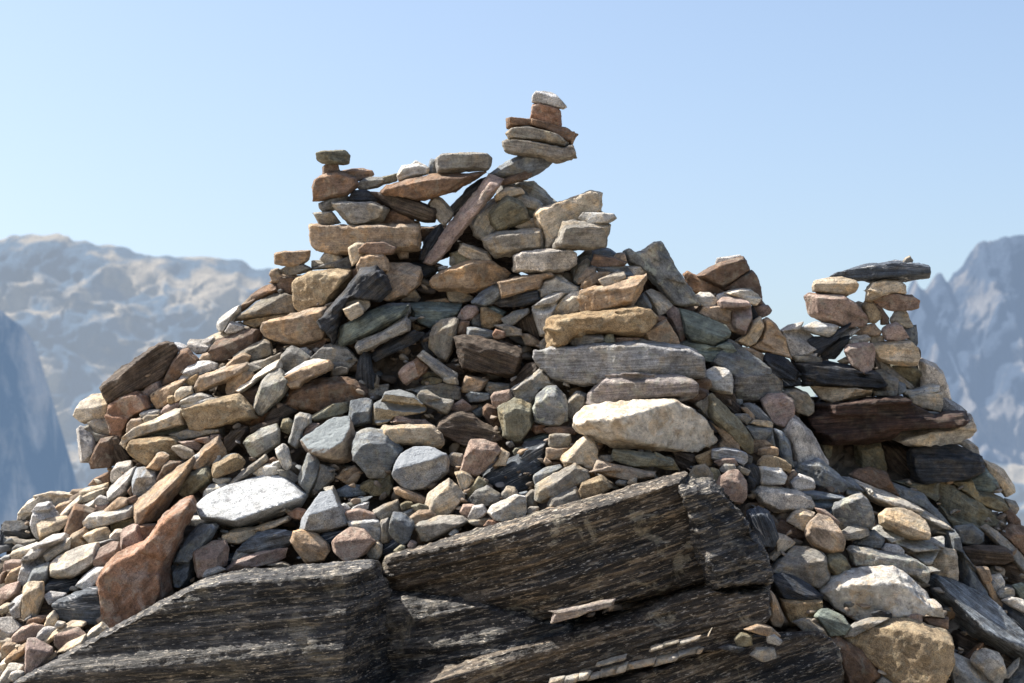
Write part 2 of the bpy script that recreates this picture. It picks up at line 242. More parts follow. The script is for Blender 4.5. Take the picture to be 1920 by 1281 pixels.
475,1110 500,1050 600,970 800,880 960,800 1010,800 1030,880 1040,940 800,1000 640,1060 550,1100 500,1150|SY3+18|long curved pale tan slab left of the rust tan angular slab
640,850 680,820 820,810 830,850 700,880 650,880|sL3+12|small flat cream stone above the long curved slab
660,890 700,860 800,860 780,890 690,930|sG1+15|small grey stone wedged on top of the long curved slab
820,850 850,790 900,760 1000,740 990,780 900,830|sP2+13|small pinkish stone on the upper edge of the long curved slab
520,1010 530,930 560,895 650,885 680,935 600,970|sT1+13|small brown rounded stone at the left of the long curved slab
900,1030 1070,985 1380,970 1390,1030 1200,1060 950,1080|SG1+16|grey brown flat slab under the rust tan angular slab
720,1030 800,1000 1050,945 1070,985 900,1035 740,1060|sO1+13|dim olive slab between the long curved slab and the mottled ochre boulder
550,1100 560,1090 840,1050 960,1060 1000,1100 1000,1281 900,1330 700,1310 580,1230 520,1160|BQ1+22|mottled grey ochre boulder below the long curved slab
920,1160 930,1140 1000,1130 1110,1180 1120,1230 1030,1250|sY1+26|small lens shaped tan stone right of the mottled ochre boulder
740,1281 800,1200 830,1190 890,1220 870,1281 830,1320 730,1320|sY2+27|small sunlit tan cobble below the mottled grey ochre boulder
1000,1100 1130,1090 1190,1130 1160,1170 1050,1140|sP1+22|small flat pinkish stone under the grey brown flat slab
1130,1080 1250,1050 1290,1080 1230,1110|sR1+21|little reddish flake under the grey brown flat slab
170,930 230,900 340,895 385,1000 380,1030 240,1030|sY4+6|flat pale stone with a sunlit top left of the big rust brown boulder
70,990 100,960 180,980 210,1100 240,1120 240,1230 180,1281 100,1281 80,1140|BM3+8|speckled pale boulder at the far left edge under the flat pale stone
120,970 180,940 230,1020 340,1040 280,1070 210,1110|sG1+7|shadowed grey slab on the speckled pale boulder at the far left edge
180,1281 240,1150 290,1070 390,1050 400,1100 410,1240 380,1320 200,1330|BN1+12|rounded brown boulder right of the speckled pale boulder
385,1060 430,1050 480,1120 560,1230 540,1300 400,1300 410,1180|BK1+10|dark brown stone below the big rust brown boulder
1110,1281 1120,1240 1220,1130 1340,1050 1380,1130 1420,1210 1340,1281 1240,1340 1090,1340|BT2+29|triangular pointed tan grey stone left of the blocky blue grey stone
1570,1110 1620,1050 1740,970 1860,940 1890,1000 1895,1120 1760,1210 1650,1250|bF3+28|blocky blue grey stone with a dappled sunlit corner on the left slope
1340,1281 1400,1230 1490,1205 1550,1240 1560,1281 1520,1360 1340,1360|sB2+31|blue grey rounded stone below the blocky dappled stone
1390,1060 1500,980 1590,960 1620,1000 1540,1090 1450,1180 1400,1150|sK1+22|dark brown stone in the shade left of the blocky dappled stone
1640,960 1800,910 1900,880 1900,940 1740,970 1640,1030|SK1+21|dark slab above the blocky dappled stone
1260,1090 1290,1040 1350,1035 1370,1060 1330,1060|sP1+20|tiny reddish stone above the triangular pointed stone
C 500 680 4.7975
160,130 300,60 560,-20 600,20 590,60 450,120 330,180 310,225 220,235 180,190|sT1+22|tan front face fragment under the sunlit cream plank
180,370 210,250 330,180 600,130 720,130 850,190 910,260 890,300 700,340 560,440 400,450 260,420|BN2+17|broad dark brown slab like boulder below the sunlit cream plank
0,470 60,400 180,370 280,430 200,480 60,540 -20,550|sK1+18|dark brown slab in the shade under the striped stone foot
905,260 930,215 990,180 1000,205 1095,200 1090,270 1030,300 960,280|sG1+12|small forked grey stone at the foot of the upright pointed stone
975,180 990,120 1010,150 1000,200|sG0+14|tiny upright splinter by the small forked grey stone
395,495 470,450 600,370 730,358 740,420 700,450 560,490 430,520|SO1+24|pointed grey green slab right under the broad dark brown boulder
740,470 760,350 900,325 940,340 955,430 950,540 760,585 740,540|bB4+26|square blue grey block with a flat top left of the two toned boulder
950,510 960,380 1040,330 1070,270 1190,245 1330,300 1410,370 1440,420 1420,440 1180,480 1110,540 1040,560 960,550|BU4+26|two toned boulder grey on top and yellowish tan in front
1360,300 1390,255 1440,250 1550,320 1680,345 1670,380 1620,465 1500,410 1370,350|bG3+27|grey bar like stone tilted down to the right of the two toned boulder
1280,250 1400,210 1560,180 1650,180 1740,230 1750,330 1660,330 1540,320 1430,250 1360,290|bG2+16|rounded dark grey stone behind the grey bar like stone
1190,90 1270,0 1380,-20 1450,40 1400,100 1260,200 1230,180|sP2+21|reddish brown oblong stone in the recess above the rounded dark grey stone
1395,180 1420,150 1500,130 1580,150 1560,185 1440,210|sO1+18|small dull oval stone right of the reddish brown oblong
1390,110 1450,85 1520,100 1540,130 1420,150|sO1+16|small dark stone just above the small dull oval stone
1595,165 1610,125 1650,120 1710,150 1720,190 1630,185|sG3+23|crumbly grey pebble at the lower end of the thin sloping plank
1140,530 1150,490 1200,480 1300,510 1420,520 1500,570 1400,560 1260,575 1170,560|sP1+27|knobbly pinkish stone between the two toned boulder and the brick shaped block
1025,650 1040,570 1290,570 1330,560 1480,570 1580,640 1600,740 1570,765 1300,735 1060,720|bY1+32|long pale brick shaped block in the centre of the pile
1510,590 1560,520 1680,450 1760,440 1860,470 1950,550 2080,600 2130,680 2050,720 1930,700 1780,760 1640,690 1530,640|BK2+25|long dark brown streaky boulder right of the brick shaped block
1650,420 1700,370 1760,335 1850,405 1850,430 1760,440|sP2+20|little brown pyramid on the long dark streaky boulder
130,570 150,510 200,500 240,540 230,600 190,640 140,610|sO2+25|small ochre green stone left of the grey upright slab
200,720 240,590 260,480 300,450 400,480 400,540 330,600 310,700 270,765 240,750|SG2+30|upright grey slab leaning beside the large pink grey block
330,660 360,580 400,550 470,555 470,600 380,650|sP1+29|small reddish grey stone on the large pink grey block
300,700 400,650 560,570 600,500 740,490 780,600 800,680 780,880 620,915 500,880 350,780|BV5+32|large block with a pale blue top and pinkish tan front
460,590 600,530 620,560 500,600|sB3+29|thin blue chip behind the upper left of the large pink grey block
770,760 790,680 850,610 930,590 1100,620 1220,780 1160,920 1130,970 1080,1060 960,1055 880,990 790,880|BB2+34|big smooth egg shaped blue grey boulder in the lower centre
1010,920 1080,890 1120,950 1140,1100 1110,1190 950,1190 860,1140 840,1110 920,1060 1010,1040|sO1+31|greenish stone under the foot of the egg shaped boulder
1130,1000 1170,880 1220,820 1320,765 1480,765 1610,820 1640,900 1640,980 1560,1050 1450,1130 1250,1135 1180,1080|BH3+38|rounded faceted grey boulder with a pale blue top right of the egg shaped boulder
1640,850 1670,815 1760,830 1770,900 1740,950 1650,910|sG1+32|small dark grey block right of the rounded faceted boulder
280,1060 330,930 370,820 430,840 470,920 460,1010 400,1120 380,1180|BB2+35|steep blue grey slab above the bright white slab
400,1170 450,1020 480,920 610,960 600,1050 520,1120 440,1190|SG2+33|smooth grey slab right of the steep blue grey slab
620,1030 700,960 800,925 870,990 780,1030 790,1100 730,1090|sT1+30|small brown stone between the grey slab and the egg shaped boulder
630,1150 720,1110 880,1110 900,1180 800,1200 640,1200|SB2+31|flat dark blue slab below the small brown stone
80,780 150,735 190,770 225,920 190,965 150,940|sL2+36|small upright pale stone above the bright white slab
1700,990 1760,975 1810,1000 1860,1060 1790,1140 1750,1130|sY1+42|small cream wedge left of the tan pear shaped stone's foot
1750,980 1770,900 1810,740 1840,700 1960,700 2060,740 2100,790 2050,840 1960,960 1900,1020 1850,1020|BP2+39|pinkish tan pear shaped stone with a dark top edge
2040,930 2080,880 2110,770 2180,820 2140,920|sY1+36|small tan splinter right of the pinkish tan pear shaped stone
1420,1281 1450,1180 1640,1040 1770,1180 1780,1210 1700,1281 1640,1370 1500,1390|bY2+45|faceted pale grey cube like stone near the bottom centre
1150,1130 1180,1120 1400,1210 1425,1230 1400,1270 1300,1240 1160,1170|sT1+40|thin brown stick like stone pointing at the faceted pale cube
0,1010 60,900 120,880 130,960 100,1010|sL1+34|small pale stone behind the bright white slab's left half
70,940 190,960 290,1040 250,1090 120,1020|sG1+33|dull grey stone tucked behind the bright white slab
C 800 680 4.7975
315,240 350,125 410,125 545,160 490,250 400,265 320,260|sT1+17|small grey brown block below the foot of the dark layered block
360,290 400,270 560,280 570,330 500,350 390,350|sB1+18|dark blue stone just below the small grey brown block
555,180 740,200 740,240 700,270 580,280 530,240|sG1+16|dim brown stone right of the small grey brown block
735,240 760,190 900,20 990,0 1020,50 920,130 800,210|SK2+17|dark brown long stone under the left tip of the great grey slab
760,240 900,150 1020,65 1090,110 1130,190 1010,240 960,330 930,440 850,340 780,320|BG2+20|broad sloping blue grey stone under the great grey slab
580,310 610,270 740,250 770,320 690,370 650,420 600,380|sP1+25|small pinkish stone left of the twin rounded boulders
640,410 680,380 790,320 860,340 940,380 960,540 900,640 840,720 760,720 690,660 700,500|BO2+30|olive brown irregular boulder left of the blue topped round boulder
960,420 990,310 1080,220 1160,210 1240,300 1265,400 1260,520 1180,560 1070,565 970,530|BJ2+31|round boulder blue on top and brown speckled below
505,470 510,410 550,375 620,400 690,500 640,590 570,560|sN1+20|dark purple brown stone left of the olive brown boulder
410,440 500,400 510,470 470,490|sB1+15|tiny dark blue stone left of the dark purple brown stone
1270,470 1280,330 1350,260 1440,280 1430,380 1340,440 1300,500|sG1+24|tan grey stone in shade above the left end of the white quartz boulder
1050,600 1100,580 1300,585 1350,620 1340,650 1100,640|sN1+29|thin brown bar resting above the squared grey stone
950,560 1060,560 1060,620 980,640 950,600|sR1+27|small reddish stone at the foot of the round boulder
880,700 1050,640 1110,650 1100,720 1000,760 890,760|sE2+24|greenish stone in the shade below the olive brown boulder
1430,370 1450,290 1570,160 1700,100 1850,85 2000,100 2300,110 2400,160 2440,200 2430,300 2250,350 2100,330 1900,345 1600,370 1480,405|BZ3+31|purple brown banded slab between the great grey slab and the white quartz boulder
1300,580 1320,490 1420,410 1600,370 1850,365 2100,330 2220,325 2350,400 2450,470 2530,520 2660,690 2630,730 2530,800 2400,810 2200,795 1950,765 1650,750 1450,660 1350,620|BW2+42|huge white quartz boulder with tan stains in the right pillar
1105,740 1110,655 1150,645 1290,650 1300,700 1270,755 1120,765|bG1+36|squared grey stone left of the pear shaped pale cobble
1070,840 1080,770 1280,765 1250,820 1200,870 1080,870|bT1+36|tan brown block directly under the squared grey stone
1055,890 1070,860 1120,900 1080,925|sT1+37|tiny tan chip under the tan brown block
1210,880 1220,840 1400,680 1430,665 1500,710 1530,790 1530,880 1480,965 1420,930 1340,910 1240,930|BY2+44|pear shaped pale cobble under the left part of the white quartz boulder
960,1040 970,1010 1070,950 1200,920 1220,950 1120,1010 980,1100|sB3+43|small blue grey stone left of the twin brown blocks
970,1180 980,1100 1180,990 1330,905 1450,970 1470,1030 1400,1080 1200,1150 1180,1210 1020,1265 970,1230|bG2+50|long brownish grey block with a sunlit ridge leaning on the bedrock
1370,1150 1400,1090 1570,1020 1640,1080 1670,1120 1600,1170 1440,1230 1400,1210|sQ1+56|tan cobble with dark marks resting on the bedrock edge
1090,1281 1130,1200 1340,1120 1400,1210 1430,1240 1380,1290 1200,1340 1100,1330|sG2+52|rounded dull grey stone below the long brownish grey block
1490,970 1530,875 1680,920 1900,960 2060,980 2050,1030 1900,1050 1800,1055 1600,1010|ST2+45|flat tan slab under the two thin grey green slabs on the bedrock
1660,870 1680,780 1850,800 2060,830 2220,880 2200,930 1900,940 1750,900|SO2+44|grey green long slab just below the white quartz boulder
1555,860 1570,840 1660,840 1670,880 1620,890|sG1+43|small dark pebble left of the grey green long slab
1705,1080 1730,1060 1800,1070 1790,1105 1720,1100|sG1+47|tiny grey pebble on the bedrock rim
1810,1080 1850,1040 1880,1040 1880,1075 1830,1095|sY2+48|tiny cream pebble on the bedrock rim
500,1000 560,940 800,850 890,720 1090,700 1060,960 980,1010 960,1120 820,1160 650,1150 540,1080|BX2+29|big dark schist rock with ridges showing between the cobbles in the lower centre
780,800 800,770 900,760 880,830 800,830|sO1+30|small olive stone on the big dark schist rock
340,1170 430,1090 470,1030 545,1080 500,1120 370,1200|sO1+42|dull brown slab under the small cream wedge
370,1240 440,1160 540,1110 660,1190 660,1250 540,1290 420,1290|sG2+46|rounded grey stone right of the faceted pale cube
675,1230 680,1180 720,1120 790,1130 820,1180 700,1250|sG2+45|small pointed grey stone right of the rounded grey stone
890,1210 940,1150 980,1150 990,1281 900,1290|sG1+47|dark grey upright stone left of the long brownish grey block
650,1281 800,1195 880,1210 895,1281 880,1340 700,1350|sM2+50|pale violet grey stone at the pile edge over the bedrock
820,1180 900,1165 910,1190 850,1200|sB2+43|tiny dark blue chip behind the pale violet grey stone
C 1180 640 4.7975
670,320 690,270 760,235 860,245 910,280 930,350 920,470 820,460 700,430|sL4+26|rounded cube like stone with a glowing sunlit top right of the great grey slab
915,275 1050,300 1270,290 1370,400 1360,470 1180,530 1020,550 930,540 920,400|BC1+14|thick banded grey brown block carrying the broad blue grey slab
280,460 300,410 400,385 560,400 700,450 710,490 640,540 600,550 480,515 330,500|sN1+34|dark reddish brown flat stone on the top edge of the white quartz boulder
500,390 640,330 720,350 735,410 700,440 560,400|sN1+27|brown rough stone under the glowing cube like stone
590,560 640,530 710,470 730,520 720,690 690,670 640,600|sG1+34|small speckled blue grey stone against the right shoulder of the white quartz boulder
720,460 800,450 940,470 960,560 1020,600 1010,650 940,650 800,520|sK1+20|dark stone with tiny sun spots under the glowing cube like stone
715,650 720,500 740,480 800,560 960,680 1060,800 1110,880 1115,1010 1080,1010 990,940 860,800 750,720|SO2+38|long thin greenish slab leaning steeply right of the white quartz boulder
750,745 840,790 970,870 985,960 990,980 860,960 800,950 850,880 800,810|sT1+35|ochre tan flake beside the steeply leaning greenish slab
945,665 1010,655 1060,660 1090,700 1060,745 1000,710|sG1+26|small grey stone right of the steeply leaning slab's upper half
1010,600 1050,600 1120,670 1120,710 1070,750 1080,690|sT1+24|small tan angular piece right of the dark stone with sun spots
945,530 1010,530 1015,590 960,560|sB1+18|tiny pale blue square chip on the saddle slope
1020,570 1070,560 1140,575 1240,680 1285,740 1180,720 1120,700 1060,610|SB3+22|pale blue grey slab slanting right of the small tan angular piece
1095,735 1130,715 1230,720 1285,740 1280,775 1180,755|sY1+28|thin cream edged slab lying on the squared blue grey block
1050,770 1130,755 1280,790 1310,960 1210,880 1110,880|sB3+27|squared blue grey block below the thin cream edged slab
1110,880 1210,880 1290,930 1250,960 1170,1000 1120,1010|sT1+27|ochre brown block below the squared blue grey block
1160,1020 1170,975 1230,960 1300,955 1335,970 1335,1020 1200,1030|sT1+32|small rough tan stone on top of the curved tan stone of the small lower stack
1150,1110 1170,1070 1210,1035 1300,1030 1400,1070 1450,1120 1440,1180 1380,1150 1200,1140|sQ1+38|curved tan stone with a bright left tip in the small lower stack
1165,1140 1200,1130 1360,1150 1410,1210 1390,1281 1180,1281|sL2+40|pale blue white square stone under the curved tan stone
1300,790 1370,820 1430,900 1460,1050 1470,1120 1430,1110 1340,1030 1310,900|SB1+24|tall thin greenish grey slab standing behind the small lower stack
1180,530 1250,480 1380,470 1460,520 1480,580 1460,700 1400,780 1280,740 1200,600|BP1+18|dull brown boulder with a reddish cap in the right slope gully
1375,460 1500,440 1600,470 1650,560 1650,630 1600,665 1500,640 1450,500|bG1+12|rounded grey stone in shadow by the left end of the rust brown beam
1380,800 1450,660 1520,690 1620,800 1700,930 1790,1100 1720,1130 1560,1180 1480,1130 1430,900|BM1+18|mottled violet white boulder left of the dark hollow under the beam
740,1050 750,975 860,960 980,975 1050,1010 1050,1080 1020,1120 960,1080 830,1070|bS1+44|grey fan shaped block under the right end of the white quartz boulder
770,1085 860,1060 940,1060 970,1110 920,1110 820,1120|sP1+46|small pinkish stone below the grey fan shaped block
820,1150 860,1110 940,1110 955,1150 900,1175 830,1175|sG2+47|small grey oval pebble under the small pinkish stone
960,1150 990,1125 1080,1170 1060,1200 1000,1180|sG1+46|small dark grey pebble right of the small grey oval pebble
600,1040 740,980 740,1100 700,1140 620,1090|sQ1+40|yellowish brown stone propping the right end of the white quartz boulder
580,1130 680,1110 750,1190 750,1250 700,1281 560,1281 540,1200|sG1+46|speckled dark grey cobble on the top corner of the bedrock
730,1140 800,1160 820,1210 800,1281 740,1281|sO1+46|small dim olive stone right of the speckled dark grey cobble
820,1210 900,1170 980,1165 1050,1260 1050,1400 1000,1460 860,1460 760,1360|bP2+50|pinkish faceted block at the right edge of the bedrock top
1040,1130 1110,1100 1160,1140 1170,1281 1120,1281 1040,1200|sD1+38|dark slate block left of the pale blue white square stone
230,1000 400,1080 440,1150 330,1150 250,1130|sO1+44|green grey rough stone right of the grey green long slab
400,990 580,1030 600,1130 480,1160 420,1100|sK0+36|dark rock in the shadow beneath the white quartz boulder
C 1500 700 4.5714
0,365 100,340 110,265 400,230 700,200 860,200 885,240 1000,290 1100,340 1200,345 1415,330 1430,380 1360,440 1150,460 850,480 780,560 560,600 300,610 170,610 80,500|Bv2+9|massive rust brown beam of rock spanning the dark hollow on the right
970,360 1000,330 1180,340 1200,350 1150,380 1000,380|sG1+12|small grey lens on the dark end of the rust brown beam
780,560 850,500 1100,460 1300,460 1400,400 1440,350 1480,440 1490,490 1460,540 1340,590 1200,620 1050,640 900,620|BL2+3|white lichen speckled boulder under the right end of the rust brown beam
1195,330 1220,230 1290,230 1380,290 1420,330 1350,340|sB3-3|blue shaded stone with green lichen behind the right end of the beam
180,610 270,600 260,700 230,740 190,680|sO1-2|small yellowish green stone under the left end of the beam
280,620 460,580 480,860 400,870 260,810 250,700|BK1-14|dark wall stone deep in the hollow under the beam
470,600 670,570 690,680 740,800 740,870 640,860 490,840 470,700|BO2-6|mossy green rock standing in the hollow under the beam
670,580 920,640 990,900 980,930 780,900 740,800 700,680|BK1-10|nearly black rock in the hollow right of the mossy rock
1000,640 1300,600 1400,650 1560,720 1580,800 1560,850 1480,890 1280,900 1000,950 960,920 980,870 920,760 920,660|BD3+6|big dark slate boulder with a grey under edge right of the hollow
1330,600 1370,580 1440,570 1520,640 1530,690 1460,670 1380,610|sL3-3|rounded white and grey stone on the right skyline below the lichen boulder
1570,740 1640,770 1740,830 1830,970 1840,1010 1760,1060 1690,960 1600,840|BY2-4|polished pale tan boulder at the right edge of the skyline
1460,900 1560,850 1590,820 1680,920 1700,970 1640,1020 1500,1000 1470,960|sE2+1|green blue stone left of the polished pale tan boulder
1260,910 1460,900 1500,1010 1640,1020 1740,1080 1780,1150 1700,1180 1500,1110 1380,1000|BO2+2|olive brown ledge stone beneath the green blue stone
1760,1080 1840,1100 1870,1150 1840,1200 1780,1160|sG2-2|small crumbly grey stone at the skyline below the polished boulder
780,920 980,940 1190,920 1180,1060 1150,1100 980,1000 880,960|BO1+3|mossy brown ledge rock under the big dark slate boulder
1190,930 1260,940 1480,1080 1560,1150 1700,1230 1800,1300 1560,1330 1300,1240 1180,1100|BO2+5|long olive brown sloping boulder with veins on the right slope
1740,1170 1800,1170 1880,1260 1890,1320 1800,1300|sN1+0|reddish dark boulder tip at the extreme right edge
1170,1110 1320,1240 1560,1320 1540,1400 1350,1400 1250,1260|BO1+7|shaded mossy slope rock under the long olive brown boulder
C 1340 860 4
1010,120 1080,80 1150,68 1280,100 1330,200 1375,270 1280,250 1160,200 1040,140|bN1+14|brown half round stone standing on the long pale slab right of the saddle
560,180 640,120 740,160 740,230 660,240 580,230|sM1+36|violet grey cobble below the blue shaded boulder tongue
600,100 640,40 780,0 830,60 930,130 1000,200 970,240 880,250 740,190 640,130|BB2+24|smooth blue shaded boulder tongue below the mottled violet white boulder
900,130 1030,150 1110,240 1080,270 980,270 960,200|SB4+20|blue grey slab foot left of the brown half round stone
1010,145 1060,160 1180,210 1400,300 1530,370 1700,470 1755,520 1720,590 1600,570 1560,480 1400,380 1250,350 1130,300 1100,260|SL5+18|long pale slab with a bright sunlit band sloping down to the right
1320,180 1460,230 1560,260 1700,430 1760,500 1680,470 1540,360 1380,290|SB2+10|blue grey slab slope behind the long pale slab
560,240 660,230 780,250 960,280 980,300 890,350 860,430 740,380 660,290|BB4+26|blue shaded flat boulder left of the flat iron shaped grey stone
280,250 340,210 500,220 620,240 720,300 745,350 720,380 560,390 450,400 340,330|BM2+38|rough violet brown boulder with a sunlit upper right edge
530,130 590,90 610,110 600,200 570,230 510,200|sN1+34|brown stone right of the pale blue white square stone
250,130 310,170 290,220 230,160|sD1+42|small black chip left of the pale blue white square stone
40,240 60,190 130,190 150,250 60,270|sB2+50|small pale blue grey chip on the pinkish faceted block
240,400 330,370 400,400 450,500 465,600 440,660 340,650 270,560|bX1+50|blue black ribbed block right of the bedrock edge
450,480 500,450 660,530 690,590 620,600 470,550|sN1+36|dark red brown slab under the rough violet brown boulder
550,470 600,400 660,380 750,410 720,470 670,540|sY2+42|tan stone with a sunlit top left of the leaning wedge block
680,580 720,470 780,420 860,440 940,540 975,640 960,690 860,715 740,660|bT3+50|leaning tan wedge block with a bright ragged top on the right slope
760,375 830,390 920,470 925,530 860,450 790,420|sP3+46|pink sunlit chip between the leaning wedge and the flat iron shaped stone
885,380 960,310 1100,255 1140,290 1170,370 1195,480 1180,530 1060,500 950,530 920,520|bJ1+44|flat iron shaped grey stone with an orange stained left edge
930,570 1000,520 1060,510 1150,530 1160,570 1080,600 970,610|sG3+44|flat rounded stone directly under the flat iron shaped stone
1230,420 1290,380 1390,375 1480,400 1570,460 1600,530 1590,600 1480,605 1380,580 1240,490|bY5+36|pale block with a bright sunlit top lying on the long pale slab
1040,640 1130,560 1200,540 1270,600 1260,660 1150,665|sB2+40|violet blue shaded stone under the flat rounded stone
1170,530 1240,500 1400,580 1600,600 1720,590 1690,660 1610,780 1560,790 1420,680 1280,610|BA6+30|pale pinkish boulder with a broad white sunlit band below the pale block
1260,680 1290,640 1370,650 1415,690 1410,720 1300,700|sM3+44|small white crumbly stone beside the sunlit band of the pinkish boulder
1600,800 1700,670 1800,690 1825,780 1815,910 1700,880 1620,860|BY1+30|smooth pale greenish tan block on the right slope
985,680 1020,655 1300,710 1470,740 1560,790 1615,830 1600,920 1550,940 1450,860 1300,830 1120,810 1020,790|SJ2+46|long grey green slab with a rust patch over the white boulder of the right slope
835,750 860,715 920,705 980,750 1020,820 980,840 890,865 845,810|sO2+48|small dark mossy cobble at the upper left of the white boulder
400,730 460,680 450,600 460,560 530,580 600,630 560,660 500,710 440,760|BY2+44|cream stone right of the foot of the blue black ribbed block
410,850 480,760 600,660 700,665 800,700 850,760 870,880 800,940 760,970 640,920 560,870|BG3+46|smooth dark grey tilted boulder left of the white boulder of the right slope
155,720 240,700 380,700 385,750 350,760 170,760|sT1+54|thin tan chip on top of the rust orange stone at the bedrock face
150,790 250,760 370,770 380,820 170,855|sR1+56|rust orange flat stone lodged against the bedrock face
260,870 380,830 400,910 380,950 290,910|sT1+52|small olive tan stone under the rust orange flat stone
400,880 520,865 600,890 720,960 810,1030 790,1080 720,1060 500,1050 460,980|BD4+52|blue grey topped boulder with a dark slope above an orange stained front
490,1050 720,1050 800,1060 800,1140 770,1200 640,1240 560,1250 530,1160|bQ1+52|orange stained block face under the blue grey topped boulder
770,980 860,900 990,840 1180,810 1350,820 1430,870 1520,960 1600,1030 1640,1100 1500,1170 1200,1180 1060,1215 950,1130 850,1080|BW2+50|large white quartz boulder in the lower right slope
1500,1110 1560,1070 1650,1065 1700,1110 1720,1190 1640,1180 1560,1150|sW3+58|small bright white stone at the right foot of the lower white boulder
400,1100 420,1000 450,1040 490,1140 520,1200 490,1260 440,1250 400,1180|sT1+58|upright small brown grey stone left of the orange stained block
1180,1160 1240,1140 1320,1165 1320,1200 1190,1195|sD0+58|small dark stone under the middle of the lower white boulder
1440,1190 1470,1170 1550,1180 1550,1215 1450,1205|sP1+58|small pink flat stone under the right part of the lower white boulder
1550,1190 1750,1195 1745,1270 1600,1240|sN1+56|brown slab right of the small pink flat stone
C 1440 961 4
1200,500 1250,470 1400,510 1500,560 1640,620 1760,740 1900,900 1930,1020 1860,1110 1700,1040 1600,960 1400,860 1340,790 1290,690 1230,620|BI7+34|great tilted dark blue grey slab plunging to the lower right corner
1330,120 1390,120 1420,260 1540,420 1640,600 1600,620 1420,520 1430,300 1340,260|SB3+24|smooth blue grey slope slab above the great tilted dark blue grey slab
1400,110 1530,90 1620,160 1620,210 1520,250 1420,230|sB2+14|grey blue flat stone on the far right slope
1440,270 1560,250 1780,260 1820,290 1830,360 1760,385 1540,390 1500,330|sK2+18|dark oblong boulder with a pale lower rim on the far right slope
1600,110 1640,90 1760,180 1920,340 1960,440 1880,440 1740,260 1660,180|SG2+12|long grey slope slab near the right edge behind the dark oblong boulder
1760,170 1830,100 1920,110 1960,300 1920,330 1820,230|BN2+8|dark brown boulder at the right picture edge with a bright top
1540,400 1640,410 1660,500 1760,700 1740,740 1640,620 1600,520|BT1+24|brown tan stone strip right of the smooth blue grey slope slab
1640,390 1900,360 1960,500 1860,540 1780,520 1700,460|BK1+8|dark brown shaded rock at the right edge
1650,480 1740,465 1770,520 1760,570 1700,560|sL2+24|small pale stone right of the brown tan stone strip
1650,500 1690,510 1725,560 1710,590 1670,560|sG2+25|tiny grey pebble left of the small pale stone at the right edge
1710,600 1780,560 1840,580 1850,620 1800,650 1730,640|sG2+26|small rounded grey pebble at the right edge
1840,550 1900,530 1960,560 1960,640 1890,640|sE2+24|dark teal pebble at the right picture edge
1760,660 1830,640 1920,660 1960,760 1900,740 1800,690|sL4+28|small sunlit pale slab at the right picture edge
1750,700 1820,700 1960,780 1960,900 1900,870 1790,780|sX2+24|dark blue rock under the small sunlit pale slab
1370,880 1420,870 1600,960 1700,1040 1820,1100 1780,1180 1600,1100 1460,1060 1360,1000|BK1+30|dark brown underside rock beneath the great tilted slab
1480,1090 1560,1020 1610,985 1600,1030 1520,1110|sN1+40|small brown triangular stone left of the pale rounded block near the bottom right
1520,1110 1560,1060 1640,1035 1730,1060 1760,1110 1785,1230 1760,1281 1700,1281 1600,1200|BL2+48|pale rounded block near the bottom right corner
1360,1040 1420,1080 1520,1120 1700,1270 1720,1330 1400,1330 1360,1200|BL4+44|dappled bright and grey boulder at the bottom left of the pale rounded block
1780,1240 1790,1190 1850,1120 1880,1100 1870,1150 1800,1240|sL2+40|thin pale splinter right of the pale rounded block
1780,1290 1800,1240 1880,1120 1930,1060 1990,1100 1990,1330 1780,1330|BB3+34|blue grey boulder in the bottom right corner
620,890 700,820 900,795 1060,800 1330,870 1365,910 1350,1010 1370,1150 1330,1240 1280,1330 950,1340 860,1190 700,1020 560,930|BQ1+60|large olive ochre boulder at the bottom right of centre
580,900 640,840 760,800 900,795 760,860 640,930 560,930|sG1+58|grey upper edge slab of the large olive ochre boulder
455,930 510,920 620,980 740,1070 830,1180 830,1230 720,1320 560,1310 540,1180|BN2+58|dark reddish brown boulder with a pale slanting edge left of the olive ochre boulder
800,1290 850,1220 930,1270 930,1330 800,1330|sG1+58|small dark stone between the two large boulders at the bottom edge
350,780 400,730 450,725 560,780 610,860 580,910 450,920 400,840|BE3+58|smooth greenish grey cobble below the orange stained block
190,820 240,805 340,805 400,860 460,960 380,940 280,900|bG3+58|flat faced grey stone left of the smooth greenish grey cobble
150,935 260,910 280,960 240,985 160,970|sR1+64|small pinkish orange stone on the dark corner of the bedrock
0,920 40,910 100,965 80,985 0,970|sL2+66|thin pale chip on the bedrock near the small pinkish orange stone
0,1010 50,1020 60,1090 20,1110 -30,1090|sG2+64|small grey pebble perched on the bedrock near the bottom
-80,870 0,860 80,930 60,940 -40,920|sG1+60|flat grey pebble above the thin pale chip on the bedrock
90,935 140,940 140,985 100,990|sP1+62|tiny pink pebble left of the small pinkish orange stone
C 0 840 4.7975
810,330 850,280 980,220 1000,300 960,320|sN1+14|small brown slab at the skyline below the rounded brown boulder on the far left
980,290 990,230 1060,140 1180,120 1190,190 1100,250 1000,320|sM2+18|rough cream stone right below the rounded brown boulder on the far left
970,400 1000,340 1130,230 1220,175 1225,250 1190,380 1100,440 1000,500|sM4+22|white topped stone with an ochre base left of the blue shaded cube
1195,380 1200,270 1230,185 1300,180 1400,200 1430,310 1330,400 1240,470|bH2+26|shaded grey violet cube with small sun spots on the left slope
1150,390 1190,340 1220,400 1200,440|sN1+25|tiny brown chip left of the shaded violet cube
1320,180 1410,70 1450,45 1515,75 1500,140 1430,200|sT2+28|pointed tan stone above the shaded violet cube
1410,300 1440,230 1480,150 1530,125 1630,125 1620,180 1500,280 1430,320|sN1+28|brown smooth stone between the shaded cube and the long ochre slab
1205,500 1215,480 1600,170 1750,75 1760,130 1620,260 1600,400 1420,640 1290,695 1205,680|BT5+32|long sunlit ochre slab block slanting up to the right on the left slope
